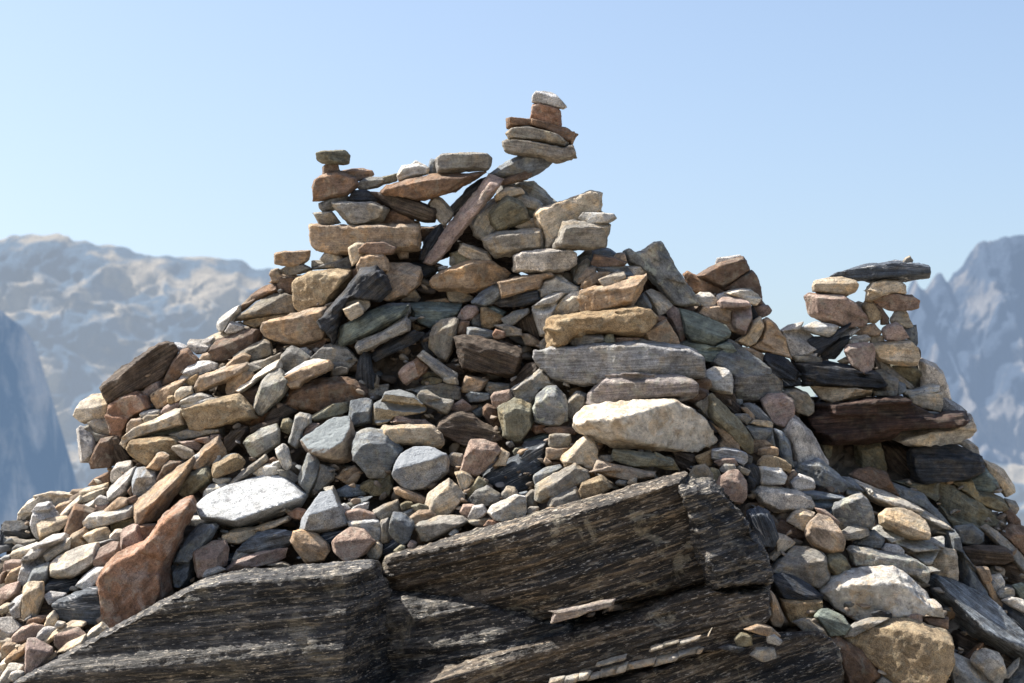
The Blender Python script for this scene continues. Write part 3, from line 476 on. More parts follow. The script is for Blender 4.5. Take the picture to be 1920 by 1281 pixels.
1750,75 1850,20 1910,0 2000,80 1990,130 1850,160 1770,190|sL3+28|bright topped pale end stone above the mossy dark wedge
1600,440 1650,310 1730,220 1860,170 1910,230 1900,300 1750,400 1650,450|bO1+30|dark olive wedge stone right of the long sunlit ochre slab
170,650 180,580 250,490 380,420 480,395 600,410 710,420 660,470 520,520 350,560 260,650|BY1+10|long curved tan boulder on the lower left skyline
280,680 310,560 350,510 430,485 470,540 530,620 610,620 560,700 520,760 360,820 300,740|BM3+20|pale angular boulder with a sunlit face at the lower left skyline
330,690 420,640 600,620 620,660 520,750 360,820|sY3+24|flat sunlit cream stone overlapping the pale angular boulder
490,560 530,510 650,470 640,540 530,610|sT1+16|small tan stone right of the pale angular boulder
540,610 600,540 720,430 740,450 640,590 580,615|sY2+19|thin tan leaning sliver left of the brownish trapezoid
715,400 760,370 900,340 970,320 960,360 850,400 740,440|sY2+17|flat cream lip stone on the skyline left of the white topped stone
720,450 800,410 950,360 960,400 900,440 720,500|sY1+19|second flat tan stone under the cream lip stone
855,470 900,430 960,450 985,500 940,520 890,520|sM1+24|small speckled round pebble on the left slope
760,520 850,470 870,550 810,550|sL3+22|pale small stone left of the speckled round pebble
865,520 940,520 980,500 960,560 880,580|sP1+24|small pink stone under the speckled round pebble
580,760 620,620 680,510 760,530 860,560 770,660 740,720 630,800 590,800|bN1+27|dark mauve trapezoid stone standing upright on the lower left slope
755,660 810,600 1000,560 1210,520 1210,600 1050,660 900,710 770,730|SL2+30|long pale green grey slab in the middle of the lower left slope
940,560 1000,510 1070,450 1140,460 1140,510 1050,560 960,580|sT2+30|brown wedge shaped stone on the long pale green grey slab
1140,460 1220,430 1240,470 1200,500 1150,500|sN1+29|tiny dark brown stone right of the brown wedge shaped stone
1000,690 1120,640 1210,620 1210,680 1100,730 1010,740|sO1+27|shaded olive stone under the right end of the long pale green slab
20,690 50,665 280,655 310,790 240,830 70,800 20,730|bD4+14|dark layered block with a grey sunlit top at the far left edge
-20,745 40,740 70,800 120,840 60,920 -20,950|sX3+12|black ridged stone touching the left picture edge
70,810 240,835 330,830 260,890 160,870|sG2+18|dull grey slope stone below the dark layered block
620,880 640,790 760,720 790,760 740,800 800,860 650,910|sT2+32|small pale brown stone below the dark mauve trapezoid
745,790 870,730 960,720 1000,800 930,860 820,865|sY2+34|yellow tan stone beneath the long pale green grey slab
995,790 1040,740 1110,740 1080,840 1010,830|sY2+36|small cream cobble right of the yellow tan stone
1080,930 1085,790 1110,730 1190,690 1240,700 1280,850 1200,900 1120,930|BP3+38|rough pinkish block left of the big rust orange boulder
1230,700 1400,690 1390,760 1290,840|sN1+36|brown shaded stone between the rough pinkish block and the big rust orange boulder
105,960 120,930 330,850 350,880 250,940 220,990 130,1010|sL4+26|narrow bright white stone on the lower left slope
10,1000 50,975 105,965 110,990 40,1015|sL2+24|tiny pale chip at the left end of the narrow bright white stone
180,1160 220,1000 330,870 480,780 580,770 600,830 440,900 400,960 450,1080 400,1200 330,1280 230,1230|BM4+34|big knobbly pale grey boulder on the lower left slope
385,940 450,890 600,820 640,810 620,900 540,960 430,1020|sL4+36|pale white topped stone behind the long cream block
445,1110 450,1060 520,980 700,900 890,850 900,900 860,1040 750,1120 640,1170 520,1170 450,1150|BL5+42|long cream block with a white sunlit top on the lower left slope
780,880 900,850 1000,825 1030,840 900,890|sG2+38|flat grey streaked stone behind the pinkish egg shaped cobble
850,1040 870,930 1000,850 1070,850 1080,930 1000,1030 900,1080|sP4+44|pinkish egg shaped cobble right of the long cream block
690,1240 740,1170 850,1085 940,1080 900,1190 780,1275|sL3+46|pale tapered stone beside the left rim of the rust orange boulder
870,1230 900,1150 1000,1010 1100,930 1270,850 1370,770 1480,600 1600,500 1740,425 1755,560 1680,700 1560,980 1530,1100 1560,1281 1520,1380 1330,1480 1090,1640 940,1620 900,1500|BR2+50|big rust orange boulder leaning on the bedrock like an upright tooth
35,1200 50,1030 100,1010 210,1010 200,1060 100,1100 60,1230|sP2+28|reddish tan stone at the left edge above a curved small stone
50,1190 100,1100 200,1065 190,1150 110,1230 60,1230|sT1+32|curved orange tan stone left of the big knobbly pale grey boulder
390,1250 450,1180 600,1170 700,1180 690,1230 600,1310 400,1300|sX2+38|dark shaded stone under the long cream block
C 320 820 4.7975
220,620 330,520 500,440 830,345 1000,350 1240,510 1180,620 1000,700 620,830 560,820 400,770 250,690|Sw8+38|brilliant white flat slab facing the sun on the lower slope
290,560 300,500 360,430 490,420 540,450 420,500|sL3+32|pale smooth stone behind the left edge of the brilliant white slab
375,300 385,250 560,150 610,150 670,220 640,280 430,360 385,360|bQ2+34|rounded grey ochre cobble under the blocky dappled stone
380,390 400,360 540,370 540,400 450,420|sG1+32|small dark grey stone below the rounded grey ochre cobble
500,440 620,330 850,165 865,210 760,300 560,430|SG1+34|narrow grey bar stone lying diagonally above the brilliant white slab
740,330 860,250 960,240 990,310 900,345 800,350|sL2+34|light grey stone at the back edge of the brilliant white slab
670,300 800,240 930,180 980,220 860,270 760,330|sN1+30|shaded brown stone behind the narrow grey bar
470,860 560,830 760,810 1050,720 1060,740 850,840 620,960 470,950|SY1+40|tan slab supporting the brilliant white slab from below
1050,690 1140,640 1220,660 1190,740 1120,730|sR1+40|small reddish brown stone at the right of the brilliant white slab
600,1010 640,960 780,860 960,830 1110,860 1080,960 1000,1000 880,1030 700,1050|SI2+44|dark blue slab in shade below the brilliant white slab
550,1140 600,1010 710,1040 620,1110|sL4+44|small sunlit white chip left of the dark blue shaded slab
485,1200 600,1100 780,1040 960,1010 1090,1000 1110,1040 1000,1110 780,1160 600,1200|SP1+48|long mauve brown flat stone on the left bedrock block
1160,840 1180,750 1250,640 1350,500 1440,480 1500,600 1590,720 1610,790 1400,850 1230,865|bH4+48|tent shaped grey stone with a white sunlit left edge
1380,460 1460,440 1530,600 1480,600|sG2+38|grey stone behind the tip of the tent shaped stone
1085,930 1110,850 1170,840 1300,870 1390,950 1430,1010 1380,1110 1220,1130 1140,1020|bT3+52|cream faceted cobble directly below the tent shaped stone
1340,890 1400,850 1600,820 1500,900 1440,960|sX1+46|dark stone in the gap under the tent shaped stone
1450,950 1500,890 1620,820 1740,840 1840,940 1760,1040 1640,1115 1540,1090 1460,1020|BP3+54|rounded pale pinkish boulder with a bright white cap by the bedrock cleft
1600,760 1750,750 1860,750 1900,830 1890,920 1830,925 1740,840 1620,815|bL2+48|pale block behind the rounded pinkish boulder with the white cap
1560,680 1700,640 1830,690 1850,750 1740,755 1600,750|sP1+46|flat mauve stone on the pale block by the bedrock cleft
1520,620 1560,600 1610,640 1560,670|sL2+44|tiny pale stone right of the tent shaped stone's slope
1640,640 1700,600 1780,590 1770,640 1720,655|sM1+42|small speckled pebble above the flat mauve stone
1570,610 1700,560 1800,540 1740,590 1620,640|sB2+40|thin slate blue sliver above the small speckled pebble
1760,1040 1860,940 1900,970 1900,1050 1860,1100 1800,1090|sL1+50|pale violet small stone at the right foot of the white capped boulder
10,1180 60,1100 180,870 250,790 400,770 430,800 380,900 220,1100 200,1281 150,1340 20,1340|BB3+44|long grey blue stone slanting beside the big rust orange boulder
150,780 200,710 300,720 340,760 230,790|sM3+38|small flaky cream stone left of the brilliant white slab's lower corner
205,1060 220,1030 370,940 480,940 520,1000 500,1150 400,1180 280,1260 220,1180|BP4+50|squarish pinkish cobble with a bright top on the left bedrock block
300,1250 320,1200 420,1160 480,1190 400,1230|sM3+54|little cream crumb stone on the left bedrock crest
340,1130 440,1100 560,1050 590,1120 500,1190|sX1+40|dark shadowed filler stone right of the squarish pinkish cobble
20,1110 60,1000 90,980 95,1050 40,1130|sL4+40|small white stone between the rust orange boulder and the grey blue stone
900,1150 1000,1130 1060,1150 1000,1170|sG1+48|tiny grey flat pebble on the left bedrock crest below the mauve stone
C 640 860 4.7975
430,640 440,560 470,490 540,490 640,560 650,600 600,740 560,770 440,700|bB2+56|pale blue faceted cobble just above the right bedrock block's left end
420,560 440,530 560,480 640,450 660,500 560,560|sB1+44|small dark blue green stone behind the pale blue faceted cobble
290,470 400,410 510,370 530,460 440,500 380,560 340,520|bG1+44|dark grey block in shade left of the small olive pebbles
360,560 420,540 430,740 370,760 350,720|sG1+48|dark upright wedge left of the pale blue faceted cobble
640,430 700,410 770,430 770,460 680,470|sO1+48|small flat olive pebble left of the faceted pale cube
530,420 580,390 640,400 640,440 550,460|sO1+45|dim yellow brown stone under the thin stick like stone
620,530 700,470 800,470 850,510 760,580 660,600|sT2+50|tan mottled stone behind the long smooth grey stone
660,620 700,580 900,520 1080,520 1140,560 1000,650 860,710 780,750 720,740|BG2+54|long smooth grey stone lying on the bedrock right of the pale blue cobble
970,680 1020,630 1050,660 1000,690|sL1+56|tiny pale pebble on the bedrock crest
1070,480 1100,420 1190,420 1190,480 1130,540|sP1+50|small dusky pinkish stone left of the swirly pebble
1140,540 1190,430 1270,420 1315,480 1260,530 1170,560|sM1+54|little swirly black and white pebble right of the long smooth grey stone
1320,480 1350,430 1440,400 1590,330 1650,350 1670,480 1650,560 1520,570 1380,550|bL2+58|speckled violet white block above the crest of the right bedrock block
1660,560 1680,530 1860,450 1920,450 1900,490 1760,560|sT1+58|thin tan sliver stone on the bedrock crest right of the speckled violet block
1150,560 1290,540 1350,560 1280,600 1180,590|sG2+54|flat dark grey stone under the swirly pebble
1290,600 1320,560 1440,570 1400,600|sR1+57|tiny reddish flat chip on the bedrock crest
1660,480 1700,440 1770,440 1760,480 1700,510|sG1+54|small dark stone left of the tan sliver on the crest
600,780 630,740 670,760 660,800 620,810|sP1+56|tiny pinkish pebble in the bedrock cleft
480,830 540,780 570,790 560,830 500,850|sO1+56|small olive pebble in the bedrock cleft
380,760 470,740 550,790 480,850 400,900 370,840|sX1+46|shaded stone filling the bedrock cleft
C 0 1014 4.7975
0,440 60,400 170,375 180,470 110,520 30,570 -20,570|sP4+40|cream topped pinkish stone at the left edge of the lowest slope
205,700 210,560 220,420 260,375 370,375 385,410 390,520 330,680 250,715|bY2+50|upright cream post like stone on the lowest left slope
95,580 140,520 215,480 210,560 205,690 140,700 110,640|sM3+46|crumbly white stone left of the upright cream post stone
0,600 60,560 100,570 90,620 20,660 -20,640|sY3+42|small cream stone at the left edge below the pinkish stone
330,680 390,520 420,540 490,600 480,640 400,680|sK1+44|dark brown stone right of the upright cream post stone
410,490 450,460 590,480 570,510 490,560 460,570|sM4+48|bright speckled small stone over the dark green block
485,560 520,530 780,430 900,420 1000,600 960,720 860,760 700,730 530,700 495,660|bX1+50|dark green grey layered block left of the rust orange boulder
250,740 270,710 350,680 430,680 420,720 330,750|sN1+50|small brown stone at the foot of the upright cream post stone
430,680 480,640 520,690 500,770 400,770|sY2+52|small yellowish sunlit stone below the dark green grey block
0,860 -10,760 0,700 100,695 200,770 150,840 110,880 30,890|BM5+46|white rough boulder at the left edge near the bottom
110,900 130,840 190,790 290,750 400,780 360,840 280,880 160,930|SP1+54|pinkish brown flat slab near the bottom left
310,900 350,830 400,785 500,790 450,860 380,920|sM2+56|small speckled pale stone right of the pinkish brown flat slab
380,910 480,810 640,730 760,735 770,750 600,820 480,890 420,940|SY2+56|thin cream plank stone on the bottom left slope
490,950 500,850 700,790 770,850 650,920 530,990|sP1+60|reddish pink block on the bottom left slope
775,860 810,810 910,740 940,800 1000,840 960,900 770,945|sY1+62|pink cream block under the rust orange boulder
530,1000 600,930 770,850 775,940 680,970|sY4+64|bright sunlit cream face next to the pink cream block
965,880 1000,840 1050,850 1050,890 1000,910|sL1+64|tiny cream pebble wedged beneath the rust orange boulder
225,1150 230,960 255,890 380,930 465,970 470,1010 360,1150 245,1195|bP1+68|triangular pinkish stone standing at the bottom left
50,1080 60,1050 140,980 235,920 235,990 140,1070 70,1100|sT2+62|small orange tan slab left of the triangular pinkish stone
360,1140 420,1060 500,1000 500,1070 450,1110|sT1+66|small tan chip right of the triangular pinkish stone
0,1281 20,1210 90,1110 200,1120 230,1190 150,1240 30,1300|bL2+64|pale faceted stone at the bottom left corner
90,1240 110,1190 160,1170 210,1190 200,1230 120,1260|sL1+70|small smooth grey egg pebble at the bottom left
0,1120 50,1060 75,1110 20,1190 -20,1200|sL3+58|pale white stone at the left edge above the faceted corner stone
20,960 60,920 150,930 150,970 60,1040 20,1060|sT1+56|light brown stone under the white rough boulder at the left edge
0,890 100,890 130,930 30,950 -20,1000|sY2+52|pale yellowish stone directly under the white rough boulder
500,770 520,730 580,740 560,780|sL2+58|tiny white pebble left of the thin cream plank stone
1330,650 1370,620 1410,630 1400,680 1360,680|sL1+62|tiny cream pebble on the bedrock right of the rust orange boulder
0,380 20,290 50,280 60,360|sN1+30|dark brown chip at the left edge of the lowest slope
140,940 180,940 180,960 150,960|sY3+62|minute sunlit grit pebble by the pinkish brown flat slab
-100,1200 0,1281 -20,1340 -100,1340|sG1+60|grey stone just outside the bottom left corner
225,430 300,250 440,200 440,330 390,400|sB2+40|blue grey shaded stone above the upright cream post stone
C 0 0 1
1034,1167 1038,1150 1048,1144 1130,1128 1151,1126 1149,1133 1110,1142 1080,1156|sZ1+72|pinkish elongated flake resting on a ledge of the bedrock
1378,1200 1390,1188 1408,1192 1410,1208 1385,1212|sO1+66|small olive pebble on the ledge right of the quartz vein
1400,1180 1420,1172 1445,1178 1460,1192 1430,1190|sT1+62|small tan oval pebble on the bedrock right of the olive pebble
1350,1215 1365,1210 1395,1214 1385,1222|sD1+67|tiny dark chip on the bedrock ledge beneath the olive pebble
1408,1228 1420,1215 1450,1216 1455,1232 1430,1240|sG1+68|small grey pebble on the ledge below the tan oval pebble
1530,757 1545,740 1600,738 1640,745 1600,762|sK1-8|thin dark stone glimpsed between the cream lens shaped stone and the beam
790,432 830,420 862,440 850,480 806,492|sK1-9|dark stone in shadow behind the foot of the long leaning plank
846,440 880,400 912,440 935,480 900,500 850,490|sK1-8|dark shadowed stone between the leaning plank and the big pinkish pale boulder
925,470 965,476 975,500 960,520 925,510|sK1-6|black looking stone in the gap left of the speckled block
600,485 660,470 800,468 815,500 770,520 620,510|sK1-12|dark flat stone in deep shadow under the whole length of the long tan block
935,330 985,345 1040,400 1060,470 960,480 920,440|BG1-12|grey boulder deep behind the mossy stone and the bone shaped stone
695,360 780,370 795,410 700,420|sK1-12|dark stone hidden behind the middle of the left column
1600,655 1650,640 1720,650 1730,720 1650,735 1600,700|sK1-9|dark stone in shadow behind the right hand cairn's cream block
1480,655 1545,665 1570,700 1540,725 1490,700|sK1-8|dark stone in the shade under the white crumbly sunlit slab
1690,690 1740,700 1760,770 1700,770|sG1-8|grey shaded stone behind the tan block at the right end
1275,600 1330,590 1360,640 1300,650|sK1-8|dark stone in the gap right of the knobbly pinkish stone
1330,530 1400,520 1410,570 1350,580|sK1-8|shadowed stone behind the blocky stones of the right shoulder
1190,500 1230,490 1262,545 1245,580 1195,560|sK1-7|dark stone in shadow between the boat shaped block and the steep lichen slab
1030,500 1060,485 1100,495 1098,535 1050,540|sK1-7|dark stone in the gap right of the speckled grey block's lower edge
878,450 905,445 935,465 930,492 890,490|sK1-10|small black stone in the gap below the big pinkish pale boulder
"""
import bpy, bmesh, math, random
import numpy as np
from mathutils import Vector, Matrix
from mathutils.geometry import tessellate_polygon

C = bpy.context.scene.collection
SC = bpy.context.scene
# ------------------------------------------------------------------ camera
K = 2.734e-4                      # tangent of one photo pixel
PITCH = math.atan(380 * K)
CAM = Vector((0, 0, 1.6))
F = Vector((0, math.cos(PITCH), math.sin(PITCH)))
U = Vector((0, -math.sin(PITCH), math.cos(PITCH)))
R = Vector((1, 0, 0))
def at(px, py, d):
    px, py, d = float(px), float(py), float(d)
    return CAM + d * (F + R * ((px - 960) * K) + U * ((640.5 - py) * K))

# ------------------------------------------------------------------ noise
def _h(ix, iy, iz, s):
    n = (ix * 374761393 + iy * 668265263 + iz * 1440662683 + s * 974634777) & 0xFFFFFFFF
    n = ((n ^ (n >> 13)) * 1274126177) & 0xFFFFFFFF
    return ((n ^ (n >> 16)) & 0xFFFF) / 32767.5 - 1.0
def vnoise(p, s=0):
    i = np.floor(p).astype(np.int64); f = p - i
    f = f * f * (3 - 2 * f)
    x, y, z = i[:, 0], i[:, 1], i[:, 2]; fx, fy, fz = f[:, 0], f[:, 1], f[:, 2]
    r = 0
    for dx in (0, 1):
        wx = fx if dx else 1 - fx
        for dy in (0, 1):
            wy = fy if dy else 1 - fy
            for dz in (0, 1):
                wz = fz if dz else 1 - fz
                r = r + _h(x + dx, y + dy, z + dz, s) * wx * wy * wz
    return r
def fbm(p, s=0, o=3):
    a, r = 1.0, 0
    for k in range(o):
        r = r + a * vnoise(p * (2.03 ** k) + 7.3 * k, s + k); a *= 0.5
    return r

# ------------------------------------------------------------------ materials
def nodes(name):
    m = bpy.data.materials.new(name); m.use_nodes = True
    nt = m.node_tree; nt.nodes.clear()
    return m, nt
class G:
    def __init__(s, name):
        s.m, s.nt = nodes(name)
        s.out = s.n('ShaderNodeOutputMaterial'); s.b = s.n('ShaderNodeBsdfPrincipled')
        s.nt.links.new(s.b.outputs[0], s.out.inputs[0])
        s.b.inputs['Roughness'].default_value = 0.82
        s.b.inputs['Specular IOR Level'].default_value = 0.28
    def n(s, t, **k):
        n = s.nt.nodes.new(t)
        for a, v in k.items(): setattr(n, a, v)
        return n
    def l(s, a, b): s.nt.links.new(a, b)
    def set(s, sock, v):
        if hasattr(v, 'is_linked'): s.l(v, sock)
        else: sock.default_value = v
    def coord(s, scale=(1, 1, 1), rnd=True):
        tc = s.n('ShaderNodeTexCoord'); mp = s.n('ShaderNodeMapping')
        mp.inputs['Scale'].default_value = scale
        s.l(tc.outputs['Object'], mp.inputs[0])
        if rnd:
            oi = s.n('ShaderNodeObjectInfo'); mu = s.n('ShaderNodeMath', operation='MULTIPLY'); mu.inputs[1].default_value = 57.0
            s.l(oi.outputs['Random'], mu.inputs[0]); s.l(mu.outputs[0], mp.inputs['Location'])
        return mp.outputs[0]
    def noise(s, co, scale, detail=6, rough=0.6, dist=0.0):
        n = s.n('ShaderNodeTexNoise'); s.l(co, n.inputs['Vector'])
        n.inputs['Scale'].default_value = scale; n.inputs['Detail'].default_value = detail
        n.inputs['Roughness'].default_value = rough; n.inputs['Distortion'].default_value = dist
        return n.outputs['Fac']
    def ramp(s, f, a, b, lo=0.0, hi=1.0):
        n = s.n('ShaderNodeMapRange'); n.inputs[1].default_value = a; n.inputs[2].default_value = b
        n.inputs[3].default_value = lo; n.inputs[4].default_value = hi
        s.l(f, n.inputs[0]); return n.outputs[0]
    def mix(s, f, a, b, mode='MIX'):
        n = s.n('ShaderNodeMix', data_type='RGBA', blend_type=mode)
        s.set(n.inputs[0], f); s.set(n.inputs[6], a); s.set(n.inputs[7], b)
        return n.outputs[2]
    def val(s, f):                        # grey from a value
        n = s.n('ShaderNodeCombineColor'); [s.l(f, n.inputs[i]) for i in range(3)]; return n.outputs[0]
    def bump(s, hs, strength, dist):
        n = s.n('ShaderNodeBump'); n.inputs['Strength'].default_value = strength; n.inputs['Distance'].default_value = dist
        s.l(hs, n.inputs['Height'])
        if getattr(s, 'lb', None): s.l(s.lb, n.inputs['Normal'])
        s.lb = n.outputs[0]; s.l(s.lb, s.b.inputs['Normal'])

def stone_mat(name, stripe=0.0, sfreq=60.0, speck=0.25, patch=(0.5, 0.42, 0.3), patch_amt=0.5,
              lichen=0.0, vein=0.0, rough_bump=0.5, two=None, rust=0.15, rough=0.82, rustc=(0.30, 0.15, 0.06)):
    g = G(name)
    oi = g.n('ShaderNodeObjectInfo'); base = oi.outputs['Color']
    co = g.coord()
    big = g.noise(co, 9, 4, 0.55); med = g.noise(co, 34, 6, 0.65); fine = g.noise(co, 260, 4, 0.7)
    col = g.mix(1.0, base, g.val(g.ramp(big, 0.32, 0.68, 0.66, 1.28)), 'MULTIPLY')
    # stains in a neighbouring colour
    pn = g.noise(co, 13, 7, 0.62, 0.6)
    col = g.mix(g.ramp(pn, 0.50, 0.60, 0, patch_amt), col, (*patch, 1) if patch else g.mix(1.0, col, (1.36, 1.18, 0.93, 1), 'MULTIPLY'))
    rn = g.noise(co, 21, 6, 0.6, 0.4)
    col = g.mix(g.ramp(rn, 0.60, 0.72, 0, rust), col, (*rustc, 1))
    dk = g.noise(g.coord((1, 1, 1.8)), 17, 7, 0.68, 0.5)
    col = g.mix(g.ramp(dk, 0.51, 0.63, 0, 0.62), col, g.mix(1.0, col, (0.42, 0.40, 0.40, 1), 'MULTIPLY'))
    # grain
    col = g.mix(1.0, col, g.val(g.ramp(med, 0.3, 0.7, 0.68, 1.28)), 'MULTIPLY')
    col = g.mix(1.0, col, g.val(g.ramp(fine, 0.32, 0.68, 1 - speck * 1.25, 1 + speck * 1.25)), 'MULTIPLY')
    dn = g.noise(co, 120, 3, 0.7)
    col = g.mix(g.ramp(dn, 0.57, 0.66, 0, 0.7 * speck + 0.3), col, (0.035, 0.032, 0.03, 1))
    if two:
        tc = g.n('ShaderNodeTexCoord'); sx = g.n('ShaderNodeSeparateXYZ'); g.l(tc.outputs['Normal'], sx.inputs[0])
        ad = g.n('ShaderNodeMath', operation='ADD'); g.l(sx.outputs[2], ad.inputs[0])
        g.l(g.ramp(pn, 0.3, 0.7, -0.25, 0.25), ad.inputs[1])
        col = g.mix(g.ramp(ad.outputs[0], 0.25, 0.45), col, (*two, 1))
    sc = g.coord((0.7, 0.7, 10.0)); sn = g.noise(sc, sfreq / 8, 7, 0.68, 0.15)
    sc2 = g.coord((0.45, 0.45, 16.0)); sn2 = g.noise(sc2, sfreq / 4, 5, 0.65, 0.1)
    if stripe:
        col = g.mix(1.0, col, g.val(g.ramp(sn, 0.36, 0.64, 1 - stripe, 1 + stripe * 0.9)), 'MULTIPLY')
        col = g.mix(1.0, col, g.val(g.ramp(sn2, 0.38, 0.62, 1 - stripe * .7, 1 + stripe * .7)), 'MULTIPLY')
    if vein:
        vn = g.noise(g.coord((0.35, 0.35, 3.5)), 9, 3, 0.5, 0.3)
        a = g.n('ShaderNodeMath', operation='SUBTRACT'); a.inputs[1].default_value = 0.5; g.l(vn, a.inputs[0])
        ab = g.n('ShaderNodeMath', operation='ABSOLUTE'); g.l(a.outputs[0], ab.inputs[0])
        col = g.mix(g.ramp(ab.outputs[0], 0.0, 0.012, vein, 0), col, (0.6, 0.6, 0.6, 1))
    if lichen:
        vo = g.n('ShaderNodeTexVoronoi'); vo.inputs['Scale'].default_value = 26; g.l(co, vo.inputs['Vector'])
        ln = g.noise(co, 16, 6, 0.7, 0.8)
        f = g.ramp(ln, 0.53, 0.60, 0, lichen)
        col = g.mix(f, col, (0.50, 0.52, 0.42, 1))
        l2 = g.noise(g.coord((1.3, 1.3, 1.3)), 23, 6, 0.7, 0.5)
        col = g.mix(g.ramp(l2, 0.60, 0.66, 0, lichen), col, (0.045, 0.05, 0.035, 1))
        l3 = g.noise(g.coord((1.1, 0.9, 1.2)), 11, 6, 0.7, 0.5)
        col = g.mix(g.ramp(l3, 0.62, 0.70, 0, lichen * 0.8), col, (0.20, 0.22, 0.06, 1))
    g.l(col, g.b.inputs['Base Color'])
    g.b.inputs['Roughness'].default_value = rough
    g.bump(med, min(1, 1.5 * rough_bump), 0.022)
    g.bump(dn, min(1, 1.7 * rough_bump), 0.009)
    g.bump(fine, min(1, 1.5 * rough_bump), 0.004)
    if stripe:
        g.bump(sn, min(1, stripe * 1.6), 0.010)
        g.bump(sn2, min(1, stripe * 1.5), 0.004)
    return g.m

def bedrock_mat(name, a, b, c_, lich):
    g = G(name)
    co = g.coord((1, 1, 1)); big = g.noise(co, 3.0, 5, .6)
    sw = g.noise(g.coord((.5, .5, 4)), 2.6, 6, .6, .15); s1 = g.noise(g.coord((.3, .3, 4)), 7, 8, .68, .1); s2 = g.noise(g.coord((.4, .4, 4)), 23, 4, .62, .08)
    col = g.mix(g.ramp(sw, .38, .62), (*a, 1), (*b, 1))
    col = g.mix(1.0, col, g.val(g.ramp(s1, .40, .60, .35, 2.0)), 'MULTIPLY')
    col = g.mix(g.ramp(s2, .555, .60, 0, .85), col, (*c_, 1))  # tan streaks, with bright glints painted in along the bedding
    col = g.mix(g.ramp(s2, .46, .40, 0, .9), col, (.012, .011, .011, 1))
    ls = g.noise(g.coord((.5, .5, 6)), 9, 5, .62, .3); col = g.mix(g.ramp(ls, .62, .67, 0, .7), col, (*c_, 1))
    gl = g.noise(g.coord((.6, .6, 3)), 60, 3, .6, .1); col = g.mix(g.ramp(gl, .60, .66, 0, .8), col, (.52, .46, .38, 1))  # finer glints painted as pale flecks in the rock colour
    pt = g.noise(co, 5.5, 8, .68, .9)
    col = g.mix(g.ramp(pt, .58, .63, 0, lich), col, (.42, .37, .27, 1))
    fi = g.noise(co, 150, 4, .7)
    col = g.mix(1.0, col, g.val(g.ramp(fi, .3, .7, .65, 1.35)), 'MULTIPLY')
    col = g.mix(1.0, col, g.val(g.ramp(big, .35, .65, .7, 1.3)), 'MULTIPLY')
    g.l(col, g.b.inputs['Base Color']); g.b.inputs['Roughness'].default_value = .6; g.b.inputs['Specular IOR Level'].default_value = .4
    g.bump(s1, 1.0, .05); g.bump(s2, 1.0, .02); g.bump(fi, .6, .003)
    return g.m
MAT = {
 'bed_dark': bedrock_mat('dark_ribbed_bedrock', (.022, .024, .028), (.046, .043, .040), (.21, .185, .15), .2),
 'bed_brown': bedrock_mat('brown_ribbed_bedrock', (.026, .022, .018), (.068, .052, .037), (.28, .22, .155), .5),
 'plain': stone_mat('weathered_gneiss', 0.18, 60, patch=None, patch_amt=0.8, lichen=0.16, rust=0.2),
 'band':  stone_mat('banded_gneiss', 0.34, 70, patch=(0.36, 0.3, 0.22), lichen=0.2),
 'schist': stone_mat('dark_schist', 0.55, 80, 0.3, patch=(0.16, 0.13, 0.09), patch_amt=0.35, rough_bump=0.7, rough=0.62),
 'slate': stone_mat('veined_slate', 0.35, 60, 0.2, patch=(0.13, 0.15, 0.17), vein=0.7, rough=0.6),
 'ochre': stone_mat('ochre_speckled_stone', 0.10, 50, 0.4, patch=(0.42, 0.32, 0.19), patch_amt=0.5, rust=0.35, lichen=0.15),
 'rust':  stone_mat('iron_stained_stone', 0.10, 50, 0.3, patch=(0.42, 0.33, 0.27), patch_amt=0.6, rust=0.85, rustc=(0.32, 0.16, 0.07), lichen=0.2),
 'quartz': stone_mat('stained_quartz', 0.05, 40, 0.12, patch=(0.58, 0.43, 0.27), patch_amt=0.65, rust=0.25, lichen=0.16),
 'marble': stone_mat('speckled_marble', 0.14, 40, 0.4, patch=(0.2, 0.2, 0.2), patch_amt=0.5, rust=0.05),
 'granite': stone_mat('white_speckled_granite', 0.05, 40, 0.45, patch=(0.44, 0.44, 0.42), rust=0.0, rough_bump=0.4),
 'lichen': stone_mat('lichen_covered_stone', 0.22, 50, 0.25, lichen=0.6),
 'teal':  stone_mat('blue_green_schist', 0.30, 60, 0.15, patch=(0.30, 0.32, 0.24), patch_amt=0.5),
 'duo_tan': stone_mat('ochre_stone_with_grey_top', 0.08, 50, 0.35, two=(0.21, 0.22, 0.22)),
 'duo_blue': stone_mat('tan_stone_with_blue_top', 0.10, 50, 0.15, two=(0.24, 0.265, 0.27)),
 'duo_grey': stone_mat('grey_stone_with_pale_blue_top', 0.06, 50, 0.4, two=(0.31, 0.33, 0.35)),
}
